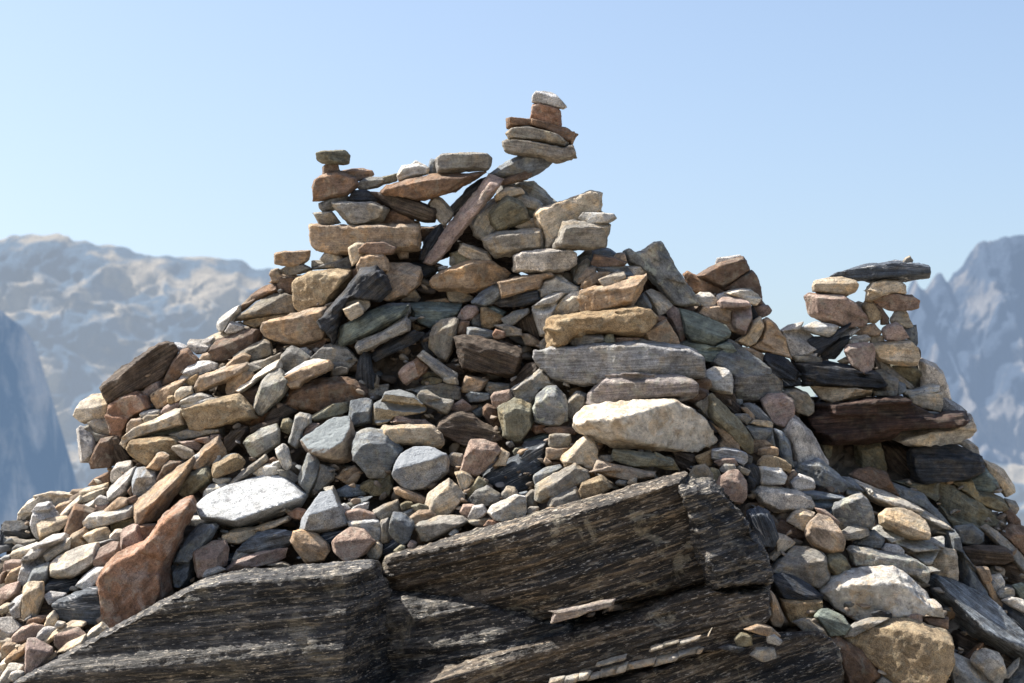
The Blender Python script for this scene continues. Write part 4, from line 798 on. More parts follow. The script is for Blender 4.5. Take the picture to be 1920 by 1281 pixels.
PAL = {
 'T': ((.44, .315, .205), 'plain'), 'Y': ((.56, .465, .34), 'plain'), 'G': ((.30, .275, .235), 'plain'), 'L': ((.56, .53, .475), 'plain'),
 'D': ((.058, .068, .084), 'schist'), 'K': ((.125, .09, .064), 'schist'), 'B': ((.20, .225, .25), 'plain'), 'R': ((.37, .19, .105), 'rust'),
 'W': ((.76, .68, .56), 'quartz'), 'w': ((.50, .50, .48), 'granite'), 'N': ((.235, .15, .10), 'plain'), 'O': ((.245, .225, .15), 'plain'), 'M': ((.60, .56, .51), 'marble'),
 'P': ((.40, .28, .225), 'rust'), 'Q': ((.40, .275, .14), 'ochre'), 'A': ((.50, .49, .45), 'lichen'), 'F': ((.27, .27, .25), 'lichen'),
 'C': ((.28, .25, .21), 'band'), 'S': ((.32, .325, .34), 'band'), 'E': ((.21, .255, .225), 'teal'), 'U': ((.50, .38, .21), 'duo_tan'),
 'V': ((.50, .37, .26), 'duo_blue'), 'H': ((.33, .315, .29), 'duo_grey'), 'J': ((.25, .255, .25), 'lichen'), 'X': ((.075, .092, .115), 'slate'),
 'Z': ((.28, .235, .215), 'band'), 'I': ((.30, .34, .375), 'schist'), 'v': ((.072, .040, .031), 'schist'),
}

# ------------------------------------------------------------------ stone meshes
def hull2(P):
    P = sorted(set(P))
    def half(Q):
        h = []
        for p in Q:
            while len(h) > 1 and (h[-1][0]-h[-2][0])*(p[1]-h[-2][1]) - (h[-1][1]-h[-2][1])*(p[0]-h[-2][0]) <= 0: h.pop()
            h.append(p)
        return h[:-1]
    return half(P) + half(P[::-1])          # counter-clockwise
def area(P):
    return 0.5 * sum(P[i][0]*P[(i+1) % len(P)][1] - P[(i+1) % len(P)][0]*P[i][1] for i in range(len(P)))
def convex_parts(P):
    """greedy merge of a triangulation into convex pieces; each = list of (vertex index)"""
    tris = [list(t) for t in tessellate_polygon([[Vector((x, y, 0)) for x, y in P]])]
    parts = []
    for t in tris:
        if area([P[i] for i in t]) < 0: t = t[::-1]
        if abs(area([P[i] for i in t])) > 1e-9: parts.append(t)
    def conv(ix):
        n = len(ix)
        for i in range(n):
            a, b, c = P[ix[i]], P[ix[(i+1) % n]], P[ix[(i+2) % n]]
            if (b[0]-a[0])*(c[1]-b[1]) - (b[1]-a[1])*(c[0]-b[0]) < -1e-7: return False
        return True
    done = False
    while not done:
        done = True
        for i in range(len(parts)):
            for j in range(i+1, len(parts)):
                A, B = parts[i], parts[j]
                for a in range(len(A)):
                    e = (A[a], A[(a+1) % len(A)])
                    for b in range(len(B)):
                        if (B[b], B[(b+1) % len(B)]) == (e[1], e[0]):
                            M = A[a+1:] + A[:a+1]                      # starts at e[1], ends at e[0]
                            N_ = B[b+1:] + B[:b+1]                     # starts at e[0], ends at e[1]
                            m = M + N_[1:-1]
                            if conv(m):
                                parts[i] = m; parts.pop(j); done = False
                                break
                    if not done: break
                if not done: break
            if not done: break
    return parts

def clip_body(planes, ext):
    bm = bmesh.new(); bmesh.ops.create_cube(bm, size=2 * ext)
    for co, no in planes:
        geo = bm.verts[:] + bm.edges[:] + bm.faces[:]
        r = bmesh.ops.bisect_plane(bm, geom=geo, dist=1e-6, plane_co=co, plane_no=no, clear_outer=True)
        ed = [e for e in r['geom_cut'] if isinstance(e, bmesh.types.BMEdge)]
        if ed: bmesh.ops.edgeloop_fill(bm, edges=ed)
    return bm

BLANK = bpy.data.meshes.new('work'); TMP = bpy.data.objects.new('work', BLANK); C.objects.link(TMP)
_md = TMP.modifiers.new('r', 'REMESH'); _md.mode = 'VOXEL'; _md.use_smooth_shade = True
_ms = TMP.modifiers.new('s', 'SMOOTH'); _ms.factor = 0.3
def remesh(mesh, vox, smooth):
    TMP.data = mesh; _md.voxel_size = vox; _ms.iterations = smooth; _ms.show_viewport = smooth > 0
    dg = bpy.context.evaluated_depsgraph_get(); dg.update()
    r = bpy.data.meshes.new_from_object(TMP.evaluated_get(dg)); TMP.data = BLANK
    return r

def body(P, rng, T, top, wob=1.0, ang=0.0, inner=None, up=(0, 1)):
    """closed faceted body whose view-plane outline is the convex CCW polygon P.
       coordinates: x right, y up, z toward the viewer. inner: set of edge numbers shared with a neighbour piece"""
    xs = [p[0] for p in P]; ys = [p[1] for p in P]; h = max(ys) - min(ys)
    pl = []
    Tb = T * rng.uniform(0.9, 1.3)
    flat = top >= 0.33
    if flat:                                    # one clean upper face leaning toward the viewer
        mx = my = 0
        for i in range(len(P)):
            a, b = P[i], P[(i+1) % len(P)]
            if a[0] - b[0] > 0.3 * math.hypot(a[0]-b[0], a[1]-b[1]): mx += b[1]-a[1]; my += a[0]-b[0]
        q = math.hypot(mx, my) or 1; mx, my = (mx/q, my/q) if my > 0 else (0, 1)
        pr = [p[0]*mx + p[1]*my for p in P]; hm = max(pr) - min(pr); run = top * hm; al = math.atan2(run, T)
        pl.append((Vector((mx, my, 0)) * max(pr), Vector((mx*math.cos(al), my*math.cos(al), math.sin(al)))))
    for i in range(len(P)):
        a, b = P[i], P[(i+1) % len(P)]
        ex, ey = b[0]-a[0], b[1]-a[1]; L = math.hypot(ex, ey)
        if L < 1e-6: continue
        nx, ny = ey / L, -ex / L
        mid = Vector(((a[0]+b[0])/2, (a[1]+b[1])/2, 0))
        if inner and i in inner:
            pl.append((mid + Vector((nx, ny, 0)) * 0.003, Vector((nx, ny, 0)))); continue
        if ny > 0.3:
            run = top * h * (0.4 + 0.6 * ny); al = 0.06 if flat else math.atan2(run, T); ab = rng.uniform(0.02, 0.2)
        elif ny < -0.3:
            al = rng.uniform(0.04, 0.30) * wob; ab = rng.uniform(0.1, 0.5)
        else:
            al = rng.uniform(0.04, 0.45) * wob; ab = rng.uniform(0.1, 0.5)
        off = mid + Vector((nx, ny, 0)) * 0.005
        pl.append((off, Vector((nx*math.cos(al), ny*math.cos(al), math.sin(al)))))
        pl.append((off, Vector((nx*math.cos(ab), ny*math.cos(ab), -math.sin(ab)))))
    t1, t2 = rng.gauss(0, 0.20) * wob, rng.gauss(-0.04, 0.13) * wob
    cx, cy = (max(xs)+min(xs))/2, (max(ys)+min(ys))/2
    pl.append((Vector((cx, cy, T)), Vector((t1, t2, 1)).normalized()))
    pl.append((Vector((cx, cy, -Tb)), Vector((rng.gauss(0, .15), rng.gauss(0, .15), -1)).normalized()))
    w = max(xs) - min(xs)
    if rng.random() < 0.65 and not inner and not flat:      # a second broken face meeting the first in a ridge
        a = rng.choice((0, math.pi)) + rng.gauss(0, .5); s = rng.uniform(.25, .7)
        if math.sin(a) > 0: a = -a
        q = Vector((cx - math.cos(a) * w * rng.uniform(-.1, .2), cy + h * rng.uniform(-.2, .15), T))
        pl.append((q, Vector((math.cos(a) * s, math.sin(a) * s, 1)).normalized()))
    for k in range(rng.randint(0, 3)):          # chipped corners on the front
        a = rng.uniform(0, 2 * math.pi)
        if math.sin(a) > 0.15: a = -a
        if inner: break
        q = Vector((cx + math.cos(a) * w * 0.36, cy + math.sin(a) * h * 0.36, T * rng.uniform(0.8, 0.96)))
        s = rng.uniform(0.35, 0.9) * wob
        pl.append((q, Vector((math.cos(a) * s * T / max(w, .01) * 2, math.sin(a) * s * T / max(h, .01) * (0.5 if math.sin(a) > 0 else 1.6), 1)).normalized()))
    return clip_body(pl, (w + h + T) * 1.6)

def stone_mesh(P, rng, top, T, style, vox, amp, smooth=1, strat=0.0):
    """P: outline in local metres (x along the bedding, y across it)"""
    if area(P) < 0: P = P[::-1]
    H = hull2(P); bms = []
    if area(P) / max(1e-9, area(H)) > 0.935 or len(P) < 5:
        bms.append(body(H, rng, T, top))
    else:
        for ix in convex_parts(P):
            n = len(P); inner = set()
            for k in range(len(ix)):
                if (ix[(k+1) % len(ix)] - ix[k]) % n != 1: inner.add(k)
            r2 = random.Random(rng.random())
            bms.append(body([P[i] for i in ix], r2, T * (0.93 + 0.14 * r2.random()), top, 0.7, inner=inner))
    me = bpy.data.meshes.new('w')
    bm = bms[0]
    for b in bms[1:]:
        m2 = bpy.data.meshes.new('w2'); b.to_mesh(m2); bm.from_mesh(m2); bpy.data.meshes.remove(m2); b.free()
    bmesh.ops.recalc_face_normals(bm, faces=bm.faces)
    bm.to_mesh(me); bm.free()
    out = remesh(me, vox, smooth); bpy.data.meshes.remove(me)
    n = len(out.vertices)
    if n == 0: return out
    co = np.empty(n * 3, np.float32); out.vertices.foreach_get('co', co); co = co.reshape(-1, 3).astype(np.float64)
    no = np.empty(n * 3, np.float32); out.vertex_normals.foreach_get('vector', no); no = no.reshape(-1, 3).astype(np.float64)
    s = rng.randint(0, 9999)
    d = vnoise(co * 11 + s, s) * 0.35 + (0.28 - np.abs(vnoise(co * 21 + s, s + 5))) * 1.0 + (0.28 - np.abs(vnoise(co * 52 + s, s + 6))) * 0.5
    d *= amp
    c = co * np.array([7.0, 75.0, 7.0]) + s
    if strat:
        q = vnoise(c, s + 9); d += strat * (q + 0.7 * vnoise(c * 2.3, s + 11))
    co += no * d[:, None]
    out.vertices.foreach_set('co', co.astype(np.float32).ravel())
    return out

# ------------------------------------------------------------------ read the survey
KIND = {'s': 'stone', 'S': 'flat_stone', 'B': 'boulder', 'b': 'block'}
def parse(txt):
    L = []
    ox = oy = 0; sc = 1
    for ln in txt.strip().splitlines():
        ln = ln.strip()
        if not ln: continue
        if ln[0:2] == 'C ':
            ox, oy, sc = [float(v) for v in ln.split()[1:]]; continue
        pts, code, lab = ln.split('|')
        P = [tuple(float(v) for v in p.split(',')) for p in pts.split()]
        P = [(ox + x / sc, oy + y / sc) for x, y in P]
        t = int(code[2]); dz = float(code[3:] or 0)
        name = KIND[code[0]]
        w = lab.split()
        if name == 'stone':
            cut = next((i for i, x in enumerate(w) if i > 0 and x in ('on', 'under', 'below', 'right', 'left', 'above', 'beside', 'at', 'in', 'behind', 'with', 'between', 'of', 'by', 'lying', 'resting', 'wedged', 'bridging', 'leaning', 'jutting', 'against', 'beneath', 'near', 'standing', 'facing', 'over', 'next')), len(w))
            head = w[:cut]
            for q in ('pebble', 'cobble', 'chip', 'flake'):
                if q in head: name = q
        L.append(dict(P=P, c=code[1], t=t, dz=dz, name=name, label=lab))
    return L
S = parse(DATA)
cen = np.array([[sum(p[0] for p in s['P'])/len(s['P']), sum(p[1] for p in s['P'])/len(s['P'])] for s in S])
dzs = np.array([s['dz'] for s in S])
szs = np.array([math.sqrt(abs(area(s['P']))) for s in S])
D0 = 9.1
def smooth_dz(px, py, r=95.0):
    w = np.exp(-((cen[:, 0]-px)**2 + (cen[:, 1]-py)**2) / (2*r*r)) * szs + 1e-12
    return float((w * dzs).sum() / w.sum())
def depth_of(px, py, dz):
    s = smooth_dz(px, py)
    return D0 - 0.021 * s - 0.0125 * (dz - s)

def place_stone(s, rng, T=None, amp=None, strat=None, mult=1.0, vox=None, ang=None, mat=None):
    P = s['P']; cx = sum(p[0] for p in P)/len(P); cy = sum(p[1] for p in P)/len(P)
    d = s.get('d') or depth_of(cx, cy, s['dz'])
    if s['dz'] >= 62 and s['dz'] != 64 and 1020 < cx < 1460: d = 7.47
    m = K * d
    # main axis of the outline
    hp = hull2(P); pts = []
    for i in range(len(hp)):
        a, b = hp[i], hp[(i+1) % len(hp)]
        for k in range(6): pts.append((a[0]+(b[0]-a[0])*k/6, a[1]+(b[1]-a[1])*k/6))
    q = np.array(pts); q = q - q.mean(0); ev, vec = np.linalg.eigh(q.T @ q)
    v = vec[:, 1]; el = math.sqrt(ev[1] / max(ev[0], 1e-6))
    a = math.atan2(-v[1], v[0])
    if a > math.pi/2: a -= math.pi
    if a < -math.pi/2: a += math.pi
    if el < 1.25: a = rng.uniform(-0.3, 0.3)
    if ang is not None: a = ang
    X = R * math.cos(a) + U * math.sin(a); Z = -R * math.sin(a) + U * math.cos(a); Y = F
    L = [((x-cx)*m, -(y-cy)*m) for x, y in P]
    ca, sa = math.cos(a), math.sin(a)
    w = max(p[0] for p in L) - min(p[0] for p in L); h = max(p[1] for p in L) - min(p[1] for p in L)
    size = math.sqrt(abs(area(L)))
    if T is None: T = min(0.24, max(0.028, (0.42 * size + 0.12 * (max(w, h) - size)) * rng.uniform(0.85, 1.15)))
    topf = 0.04 + 0.1 * s['t']
    if s['t'] >= 3: T = max(T, (1.15 if s['t'] < 8 else 1.5) * topf * h)
    d += 0.25 * T; loc = at(cx, cy, d)
    st = PAL[s['c']][1]
    if vox is None: vox = min(0.010, max(0.005, size / 28))
    if amp is None: amp = min(0.012, 0.05 * size) * (0.25 if s['t'] >= 8 else 0.6 if s['t'] >= 3 else 1)
    if strat is None: strat = {'schist': 0.0035, 'slate': 0.003, 'band': 0.0018, 'teal': 0.0015}.get(st, 0.0011)
    me = stone_mesh(L, rng, 0.04 + 0.1 * s['t'], T, st, vox, amp, 0, 0.0)
    # rotate from view frame (x right, y up, z to viewer) into the stone's own frame
    n = len(me.vertices); co = np.empty(n*3, np.float32); me.vertices.foreach_get('co', co); co = co.reshape(-1, 3)
    x = co[:, 0]*ca + co[:, 1]*sa; z = -co[:, 0]*sa + co[:, 1]*ca; y = -co[:, 2]
    co = np.stack([x, y, z], 1).astype(np.float64)
    if strat:
        me.vertices.foreach_set('co', co.astype(np.float32).ravel()); me.update()
        no = np.empty(n*3, np.float32); me.vertex_normals.foreach_get('vector', no); no = no.reshape(-1, 3)
        sd = rng.randint(0, 9999); c = co * (np.array([6.0, 6.0, 85.0]) if not mat else np.array([1.1, 1.1, 46.0])) + sd
        q = vnoise(c, 3) + 0.6 * vnoise(c * np.array([2, 2, 2.3]), 4)
        co += no * (strat * q * np.clip(1.3 - np.abs(no[:, 2]), 0, 1))[:, None]
    # the thing's base becomes its origin
    if mat and strat:                       # ledges and overhangs along the bedding
        me.vertices.foreach_set('co', co.astype(np.float32).ravel()); me.update()
        no = np.empty(n*3, np.float32); me.vertex_normals.foreach_get('vector', no); no = no.reshape(-1, 3)
        q = np.tanh(5 * vnoise(co * np.array([.9, .9, 11.0]) + 3 + len(P), 8)) * .014 + np.tanh(4 * vnoise(co * np.array([2.4, 2.4, 24.0]) + 40, 9)) * .009
        co[:, 1] -= q * np.clip(-no[:, 1] * 1.5, 0, 1)
    zb = co[:, 2].min() if n else 0
    co[:, 2] -= zb
    me.vertices.foreach_set('co', co.astype(np.float32).ravel()); me.update()
    me.polygons.foreach_set('use_smooth', [True] * len(me.polygons))
    ob = bpy.data.objects.new(s['name'], me); me.name = s['name']
    M = Matrix((X, Y, Z)).transposed().to_4x4(); M.translation = loc + Z * zb
    ob.matrix_world = M
    col = PAL[s['c']][0]; lum = sum(col) / 3; col = [c * .84 + lum * .16 for c in col]; f = (rng.uniform(0.76, 1.10) if s['c'] not in 'wWMLY' else rng.uniform(.85, 1.08)) * mult; hue = rng.uniform(-0.05, 0.05)
    ob.color = (min(.85, col[0]*f*(1+hue)), min(.85, col[1]*f), min(.85, col[2]*f*(1-hue*1.5)), 1)
    me.materials.append(MAT[mat or st])
    ob['label'] = s['label']; ob['category'] = s['name']; ob['group'] = s.get('group', 'stones piled on the cairn')
    s['d_'] = d; s['T_'] = T
    return ob

NEW = []
for i, s in enumerate(S):
    NEW.append(place_stone(s, random.Random(1000 + i)))

# ------------------------------------------------------------------ bedrock
BED = [
 ('D', 0.0, 7.50, 0.55, 0.10, [(60,1420),(-60,1330),(52,1263),(110,1239),(158,1212),(221,1190),(277,1156),(308,1127),(342,1108),(386,1085),(449,1069),(541,1064),(703,1051),(716,1066),(735,1108),(738,1150),(740,1420)], 'left dark ribbed bedrock block with a sunlit crest under the rust orange boulder', 0.12),
 ('K', 0.30, 7.50, 0.75, 0.06, [(700,1240),(700,1110),(718,1046),(744,1037),(869,1004),(984,985),(1036,964),(1085,946),(1180,915),(1286,884),(1312,930),(1330,1000),(1360,1094),(1240,1112),(950,1182),(744,1245)], 'great dark layered bedrock block carrying the white quartz boulder and right pillar', 0.30),
 ('K', 0.28, 7.44, 0.7, 0.10, [(600,1420),(690,1290),(760,1258),(960,1192),(1160,1147),(1320,1088),(1440,1092),(1442,1135),(1423,1163),(1393,1192),(1200,1240),(1020,1290),(1000,1420)], 'second dark bedrock ledge below the long dark crack', 0.28),
 ('K', 0.28, 7.36, 0.7, 0.12, [(820,1420),(940,1300),(1060,1275),(1250,1222),(1400,1188),(1500,1195),(1540,1185),(1575,1215),(1600,1420)], 'lowest bedrock ledge crossed by a white quartz vein at the bottom edge', 0.26),
 ('D', 0.2, 7.63, 0.6, 0.08, [(500,1420),(700,1100),(900,1100),(1100,1150),(1100,1420)], 'shadowed bedrock between the left block and the ledges', 0.22),
]
for i, (c, a0, d, T, tp, P, lab, ang) in enumerate(BED):
    s = dict(P=P, c=c, t=[-0.2, -0.3, 0, 0, 0][i], dz=0, d=d + T * 0.5, name='bedrock', label=lab, group='bedrock blocks beneath the cairn')
    rng = random.Random(50 + i)
    ob = place_stone(s, rng, T=T * 0.5, amp=0.012, strat=0.009, vox=0.009, ang=ang, mult=0.9, mat='bed_dark' if c == 'D' else 'bed_brown')
    if i == 3: ledge = ob
    if i == 1: upper = ob
    NEW.append(ob)

# quartz vein in the lowest ledge: a part of it
VEIN = []; vr = random.Random(8)
for (x0, y0, x1, y1, h0, h1, keep) in ((1030, 1287, 1318, 1220, 13, 9, .95), (1120, 1247, 1330, 1190, 6, 4, .6)):
    x = x0
    while x < x1:
        w_ = vr.uniform(16, 58); xb = min(x + w_, x1); f = lambda q: y0 + (y1 - y0) * (q - x0) / (x1 - x0)
        h = h0 + (h1 - h0) * (x - x0) / (x1 - x0); h *= vr.uniform(.45, .9); o_ = vr.uniform(-2.5, 2.5)
        if vr.random() < keep:
            sk_ = h * .3
            VEIN.append([(x + sk_, f(x) + o_ - h), (xb + sk_ - 1.5, f(xb) + o_ - h * vr.uniform(.8, 1.1)), (xb - sk_ - 1.5, f(xb) + o_ + h * vr.uniform(.3, .7)), (x - sk_, f(x) + o_ + h * .5)])
        x = xb + vr.uniform(-2, 3)
for k, P in enumerate(VEIN):
    s = dict(P=P, c='W', t=2, dz=0, d=7.455, name='quartz_vein', label='')
    o = place_stone(s, random.Random(300+k), T=0.03, amp=0.003, ang=0.26, mult=vr.uniform(.35, .6))
    del o['label'], o['category'], o['group']
    mw = o.matrix_world.copy(); o.parent = ledge; o.matrix_parent_inverse = Matrix.Identity(4)
    o.matrix_local = ledge.matrix_world.inverted() @ mw
    C.objects.link(o)

# the weathered end of the upper block turns away to the right: a part of it
s = dict(P=[(1246,899),(1328,902),(1370,946),(1400,985),(1428,1030),(1436,1090),(1325,1104),(1275,1000)], c='D', t=0, dz=0, d=7.80, name='weathered_end', label='')
o = place_stone(s, random.Random(411), T=0.30, amp=0.03, strat=.004, vox=.008, ang=0.30, mult=0.9, mat='bed_dark')
del o['label'], o['category'], o['group']
mw = o.matrix_world.copy(); o.parent = upper; o.matrix_local = upper.matrix_world.inverted() @ mw; C.objects.link(o)

for o in NEW: C.objects.link(o)
bpy.data.objects.remove(TMP)

# ------------------------------------------------------------------ core of the mound and loose rubble between the stones
CELL = 6; GW, GH = 340, 250
mask = np.zeros((GH, GW), bool)
yy, xx = np.mgrid[0:GH, 0:GW]; XX = (xx - 10) * CELL; YY = yy * CELL + 0.0
def inside(P, X, Y):
    r = np.zeros(X.shape, bool); n = len(P); j = n - 1
    for i in range(n):
        (xi, yi), (xj, yj) = P[i], P[j]
        c = ((yi > Y) != (yj > Y)) & (X < (xj - xi) * (Y - yi) / ((yj - yi) or 1e-9) + xi)
        r ^= c; j = i
    return r
for s in S: mask |= inside(s['P'], XX, YY)
for b in BED: mask |= inside(b[5], XX, YY)
mask[1240//CELL:, :] = True; mask[1060//CELL:, :10] = True; mask[1000//CELL:, -10:] = True
def dil(m, n):
    for _ in range(n):
        q = m.copy(); q[1:] |= m[:-1]; q[:-1] |= m[1:]; q[:, 1:] |= m[:, :-1]; q[:, :-1] |= m[:, 1:]; m = q
    return m
mask |= inside([(1276,889),(1328,902),(1400,860),(1440,940),(1436,1090),(1340,1102),(1305,1000)], XX, YY)
closed = ~dil(~dil(mask, 8), 8)
no_fill = ((YY < 470) & (XX < 1010)) | (YY < 400) | ((XX > 1090) & (YY < 500)) | ((XX > 1440) & (YY < 700))
inner = ~dil(~(closed & ~no_fill), 4)
inner2 = ~dil(~inner, 3)

dg_cache = {}
def dmap(px, py): 
    k = (round(px/24), round(py/24))
    if k not in dg_cache: dg_cache[k] = D0 - 0.021 * smooth_dz(k[0]*24, min(k[1]*24, 1250), 70)
    return dg_cache[k]
def dsm(px, py):
    x, y = px/24, py/24; a, b = math.floor(x), math.floor(y); fx, fy = x-a, y-b
    g = lambda i, j: dmap(i*24, j*24)
    return (g(a, b)*(1-fx)+g(a+1, b)*fx)*(1-fy) + (g(a, b+1)*(1-fx)+g(a+1, b+1)*fx)*fy

# core: a closed solid behind the stones
dist = np.zeros((GH, GW)); m = inner2.copy(); k = 0
while m.any() and k < 60:
    dist[m] += 1; m = ~dil(~m, 1); k += 1
bm = bmesh.new(); fv, bv = {}, {}
rr = random.Random(5)
for j in range(0, GH, 2):
    for i in range(0, GW, 2):
        if inner2[j, i]:
            px, py = XX[j, i], YY[j, i]
            d = dsm(px, py) + 0.20
            if py > 1150: d = max(d, 8.2)
            w = min(1.0, dist[j, i] / 40)
            fv[j, i] = bm.verts.new(at(px, py, d + rr.uniform(0, 0.05)))
            bv[j, i] = bm.verts.new(at(px, py, d + 0.12 + 1.9 * math.sqrt(w)))
def quad(D, j, i): 
    q = [(j, i), (j, i+2), (j+2, i+2), (j+2, i)]
    return [D[a] for a in q] if all(a in D for a in q) else None
border = {}
for (j, i) in list(fv):
    q = quad(fv, j, i)
    if q:
        bm.faces.new(q[::-1]); bm.faces.new(quad(bv, j, i))
        ks = [(j, i), (j, i+2), (j+2, i+2), (j+2, i)]
        for a in range(4):
            e = (ks[a], ks[(a+1) % 4])
            if (e[1], e[0]) in border: border.pop((e[1], e[0]))
            else: border[e] = 1
for a, b in border:
    bm.faces.new([fv[a], fv[b], bv[b], bv[a]])
bmesh.ops.recalc_face_normals(bm, faces=bm.faces)
me = bpy.data.meshes.new('mound'); bm.to_mesh(me); bm.free()
core = bpy.data.objects.new('mound', me); core['kind'] = 'structure'; C.objects.link(core)
gm = G('packed_rubble'); co = gm.coord((1, 1, 1), False); n1 = gm.noise(co, 8, 8, 0.7)
gm.l(gm.mix(gm.ramp(n1, .35, .65), (.06, .05, .04, 1), (.20, .16, .12, 1)), gm.b.inputs['Base Color']); gm.bump(n1, 0.8, 0.05)
me.materials.append(gm.m)

# small loose rubble filling the gaps: nobody could count it
rubm = G('loose_rubble'); ge = rubm.n('ShaderNodeNewGeometry')
cr = rubm.n('ShaderNodeValToRGB'); rubm.l(ge.outputs['Random Per Island'], cr.inputs[0])
e = cr.color_ramp.elements; e[0].color = (.09, .075, .06, 1); e[1].color = (.36, .30, .23, 1)
for p, c in ((.25, (.20, .15, .11, 1)), (.45, (.15, .16, .165, 1)), (.65, (.28, .20, .13, 1)), (.8, (.22, .21, .19, 1))):
    x = e.new(p); x.color = c
co = rubm.coord((1, 1, 1), False); f1 = rubm.noise(co, 30, 6, .65); f2 = rubm.noise(co, 220, 4, .7)
rubm.l(rubm.mix(1.0, rubm.mix(1.0, cr.outputs[0], rubm.val(rubm.ramp(f1, .3, .7, .75, 1.25)), 'MULTIPLY'), rubm.val(rubm.ramp(f2, .3, .7, .75, 1.25)), 'MULTIPLY'), rubm.b.inputs['Base Color'])
rubm.bump(f1, .5, .01); rubm.bump(f2, .5, .003)
PROTO = []
for k in range(14):
    r = random.Random(900 + k); b = bmesh.new()
    pts = [Vector((r.gauss(0, 1), r.gauss(0, 1) * .8, r.gauss(0, 1) * .55)).normalized() * r.uniform(.8, 1.1) for _ in range(16)]
    for p in pts: b.verts.new((p.x, p.y * .8, p.z * r.uniform(.45, .6)))
    h = bmesh.ops.convex_hull(b, input=b.verts[:])
    bmesh.ops.delete(b, geom=[v for v in b.verts if not v.link_faces], context='VERTS')
    bmesh.ops.bevel(b, geom=b.edges[:], offset=.05, segments=1, affect='EDGES', profile=.6)
    bmesh.ops.triangulate(b, faces=b.faces)
    PROTO.append((np.array([v.co[:] for v in b.verts]), np.array([[v.index for v in f.verts] for f in b.faces])))
    b.free()
def rubble(name, items, mat):
    V, T_, off = [], [], 0
    for (p, size, r) in items:
        v, t = PROTO[r.randrange(len(PROTO))]
        M = Matrix.Rotation(r.uniform(-.7, .7), 3, 'Y') @ Matrix.Rotation(r.uniform(-.6, .6), 3, 'X') @ Matrix.Rotation(r.uniform(0, 6.3), 3, 'Z')
        A = np.array(M); w = (v * size) @ A.T + np.array(p)
        V.append(w); T_.append(t + off); off += len(v)
    V = np.concatenate(V); T_ = np.concatenate(T_)
    me = bpy.data.meshes.new(name); me.vertices.add(len(V)); me.vertices.foreach_set('co', V.astype(np.float32).ravel())
    me.loops.add(T_.size); me.loops.foreach_set('vertex_index', T_.astype(np.int32).ravel())
    me.polygons.add(len(T_)); me.polygons.foreach_set('loop_start', np.arange(0, T_.size, 3, dtype=np.int32))
    me.update(calc_edges=True); me.validate(); me.polygons.foreach_set('use_smooth', [True]*len(me.polygons))
    me.materials.append(mat); o = bpy.data.objects.new(name, me); C.objects.link(o); o['kind'] = 'stuff'
    return o
r = random.Random(77); items = []
for _ in range(7000):
    j = r.randrange(GH); i = r.randrange(GW)
    if not inner[j, i]: continue
    px, py = XX[j, i] + r.uniform(0, CELL), YY[j, i] + r.uniform(0, CELL)
    if py > 1290 or (1530 < px < 1720 and 805 < py < 905): continue
    inbed = any(inside(b[5], np.array([px]), np.array([py + 6.0]))[0] for b in BED)
    if inbed: continue
    big = r.random() < .3
    sz = r.uniform(.035, .075) if big else r.uniform(.010, .030)
    items.append((at(px, py, dsm(px, py) + (r.uniform(.12, .20) if big else r.uniform(-.01, .13))), sz, r))
ro = rubble('rubble', items, rubm.m)
ro['label'] = 'small loose rubble packed in the gaps between the stones'; ro['category'] = 'rubble'

# ------------------------------------------------------------------ ground: one sheet, a stony shoulder under the cairn falling to the valley
def ground_z(x, y):
    top = 0.92
    a = 1 / (1 + math.exp(max(-60, min(60, -(y - 6.2) / .38))))                       # rises in front of the pile
    near = a * top
    rx = abs(x) - 5; ry = y - 13
    out = max(0, rx, ry)
    return near - 0.9 * max(0, out) ** 1.02 * (1 if out < 90 else 1) if out < 100 else near - 95 - (out-100) * .06
bm = bmesh.new()
def axis(mn, mx, c, fine, n):
    t = np.linspace(-1, 1, n); return [float(c + (fine * u + (mx - fine) * abs(u) ** 5 * (1 if u > 0 else -1))) for u in t]
xs = axis(0, 4000, 0, 9, 150); ys = axis(0, 4000, 7, 9, 150)
gv = [[bm.verts.new((x, y, ground_z(x, y) + (fbm(np.array([[x*.9, y*.9, 0]]), 4, 3)[0] * .06))) for x in xs] for y in ys]
for j in range(len(ys)-1):
    for i in range(len(xs)-1):
        bm.faces.new((gv[j][i], gv[j][i+1], gv[j+1][i+1], gv[j+1][i])).smooth = True
me = bpy.data.meshes.new('ground'); bm.to_mesh(me); bm.free()
g = G('stony_ground'); co = g.coord((1, 1, 1), False); a = g.noise(co, 1.3, 8, .6); b2 = g.noise(co, 22, 6, .7)
c = g.mix(g.ramp(a, .4, .6), (.40, .33, .25, 1), (.30, .26, .20, 1)); c = g.mix(1.0, c, g.val(g.ramp(b2, .3, .7, .6, 1.4)), 'MULTIPLY')
g.l(c, g.b.inputs['Base Color']); g.bump(b2, .8, .04); me.materials.append(g.m)
gr = bpy.data.objects.new('ground', me); gr['kind'] = 'structure'; C.objects.link(gr)
# gravel on the ground in front of the pile
r = random.Random(3); items = []
for _ in range(700):
    x, y = r.uniform(-4, 4), r.uniform(3.5, 7.3); sz = r.uniform(.015, .07)
    items.append(((x, y, ground_z(x, y) + sz * .2), sz, r))
sg = rubble('gravel', items, rubm.m); sg['label'] = 'scattered gravel on the slope in front of the cairn'; sg['category'] = 'gravel'

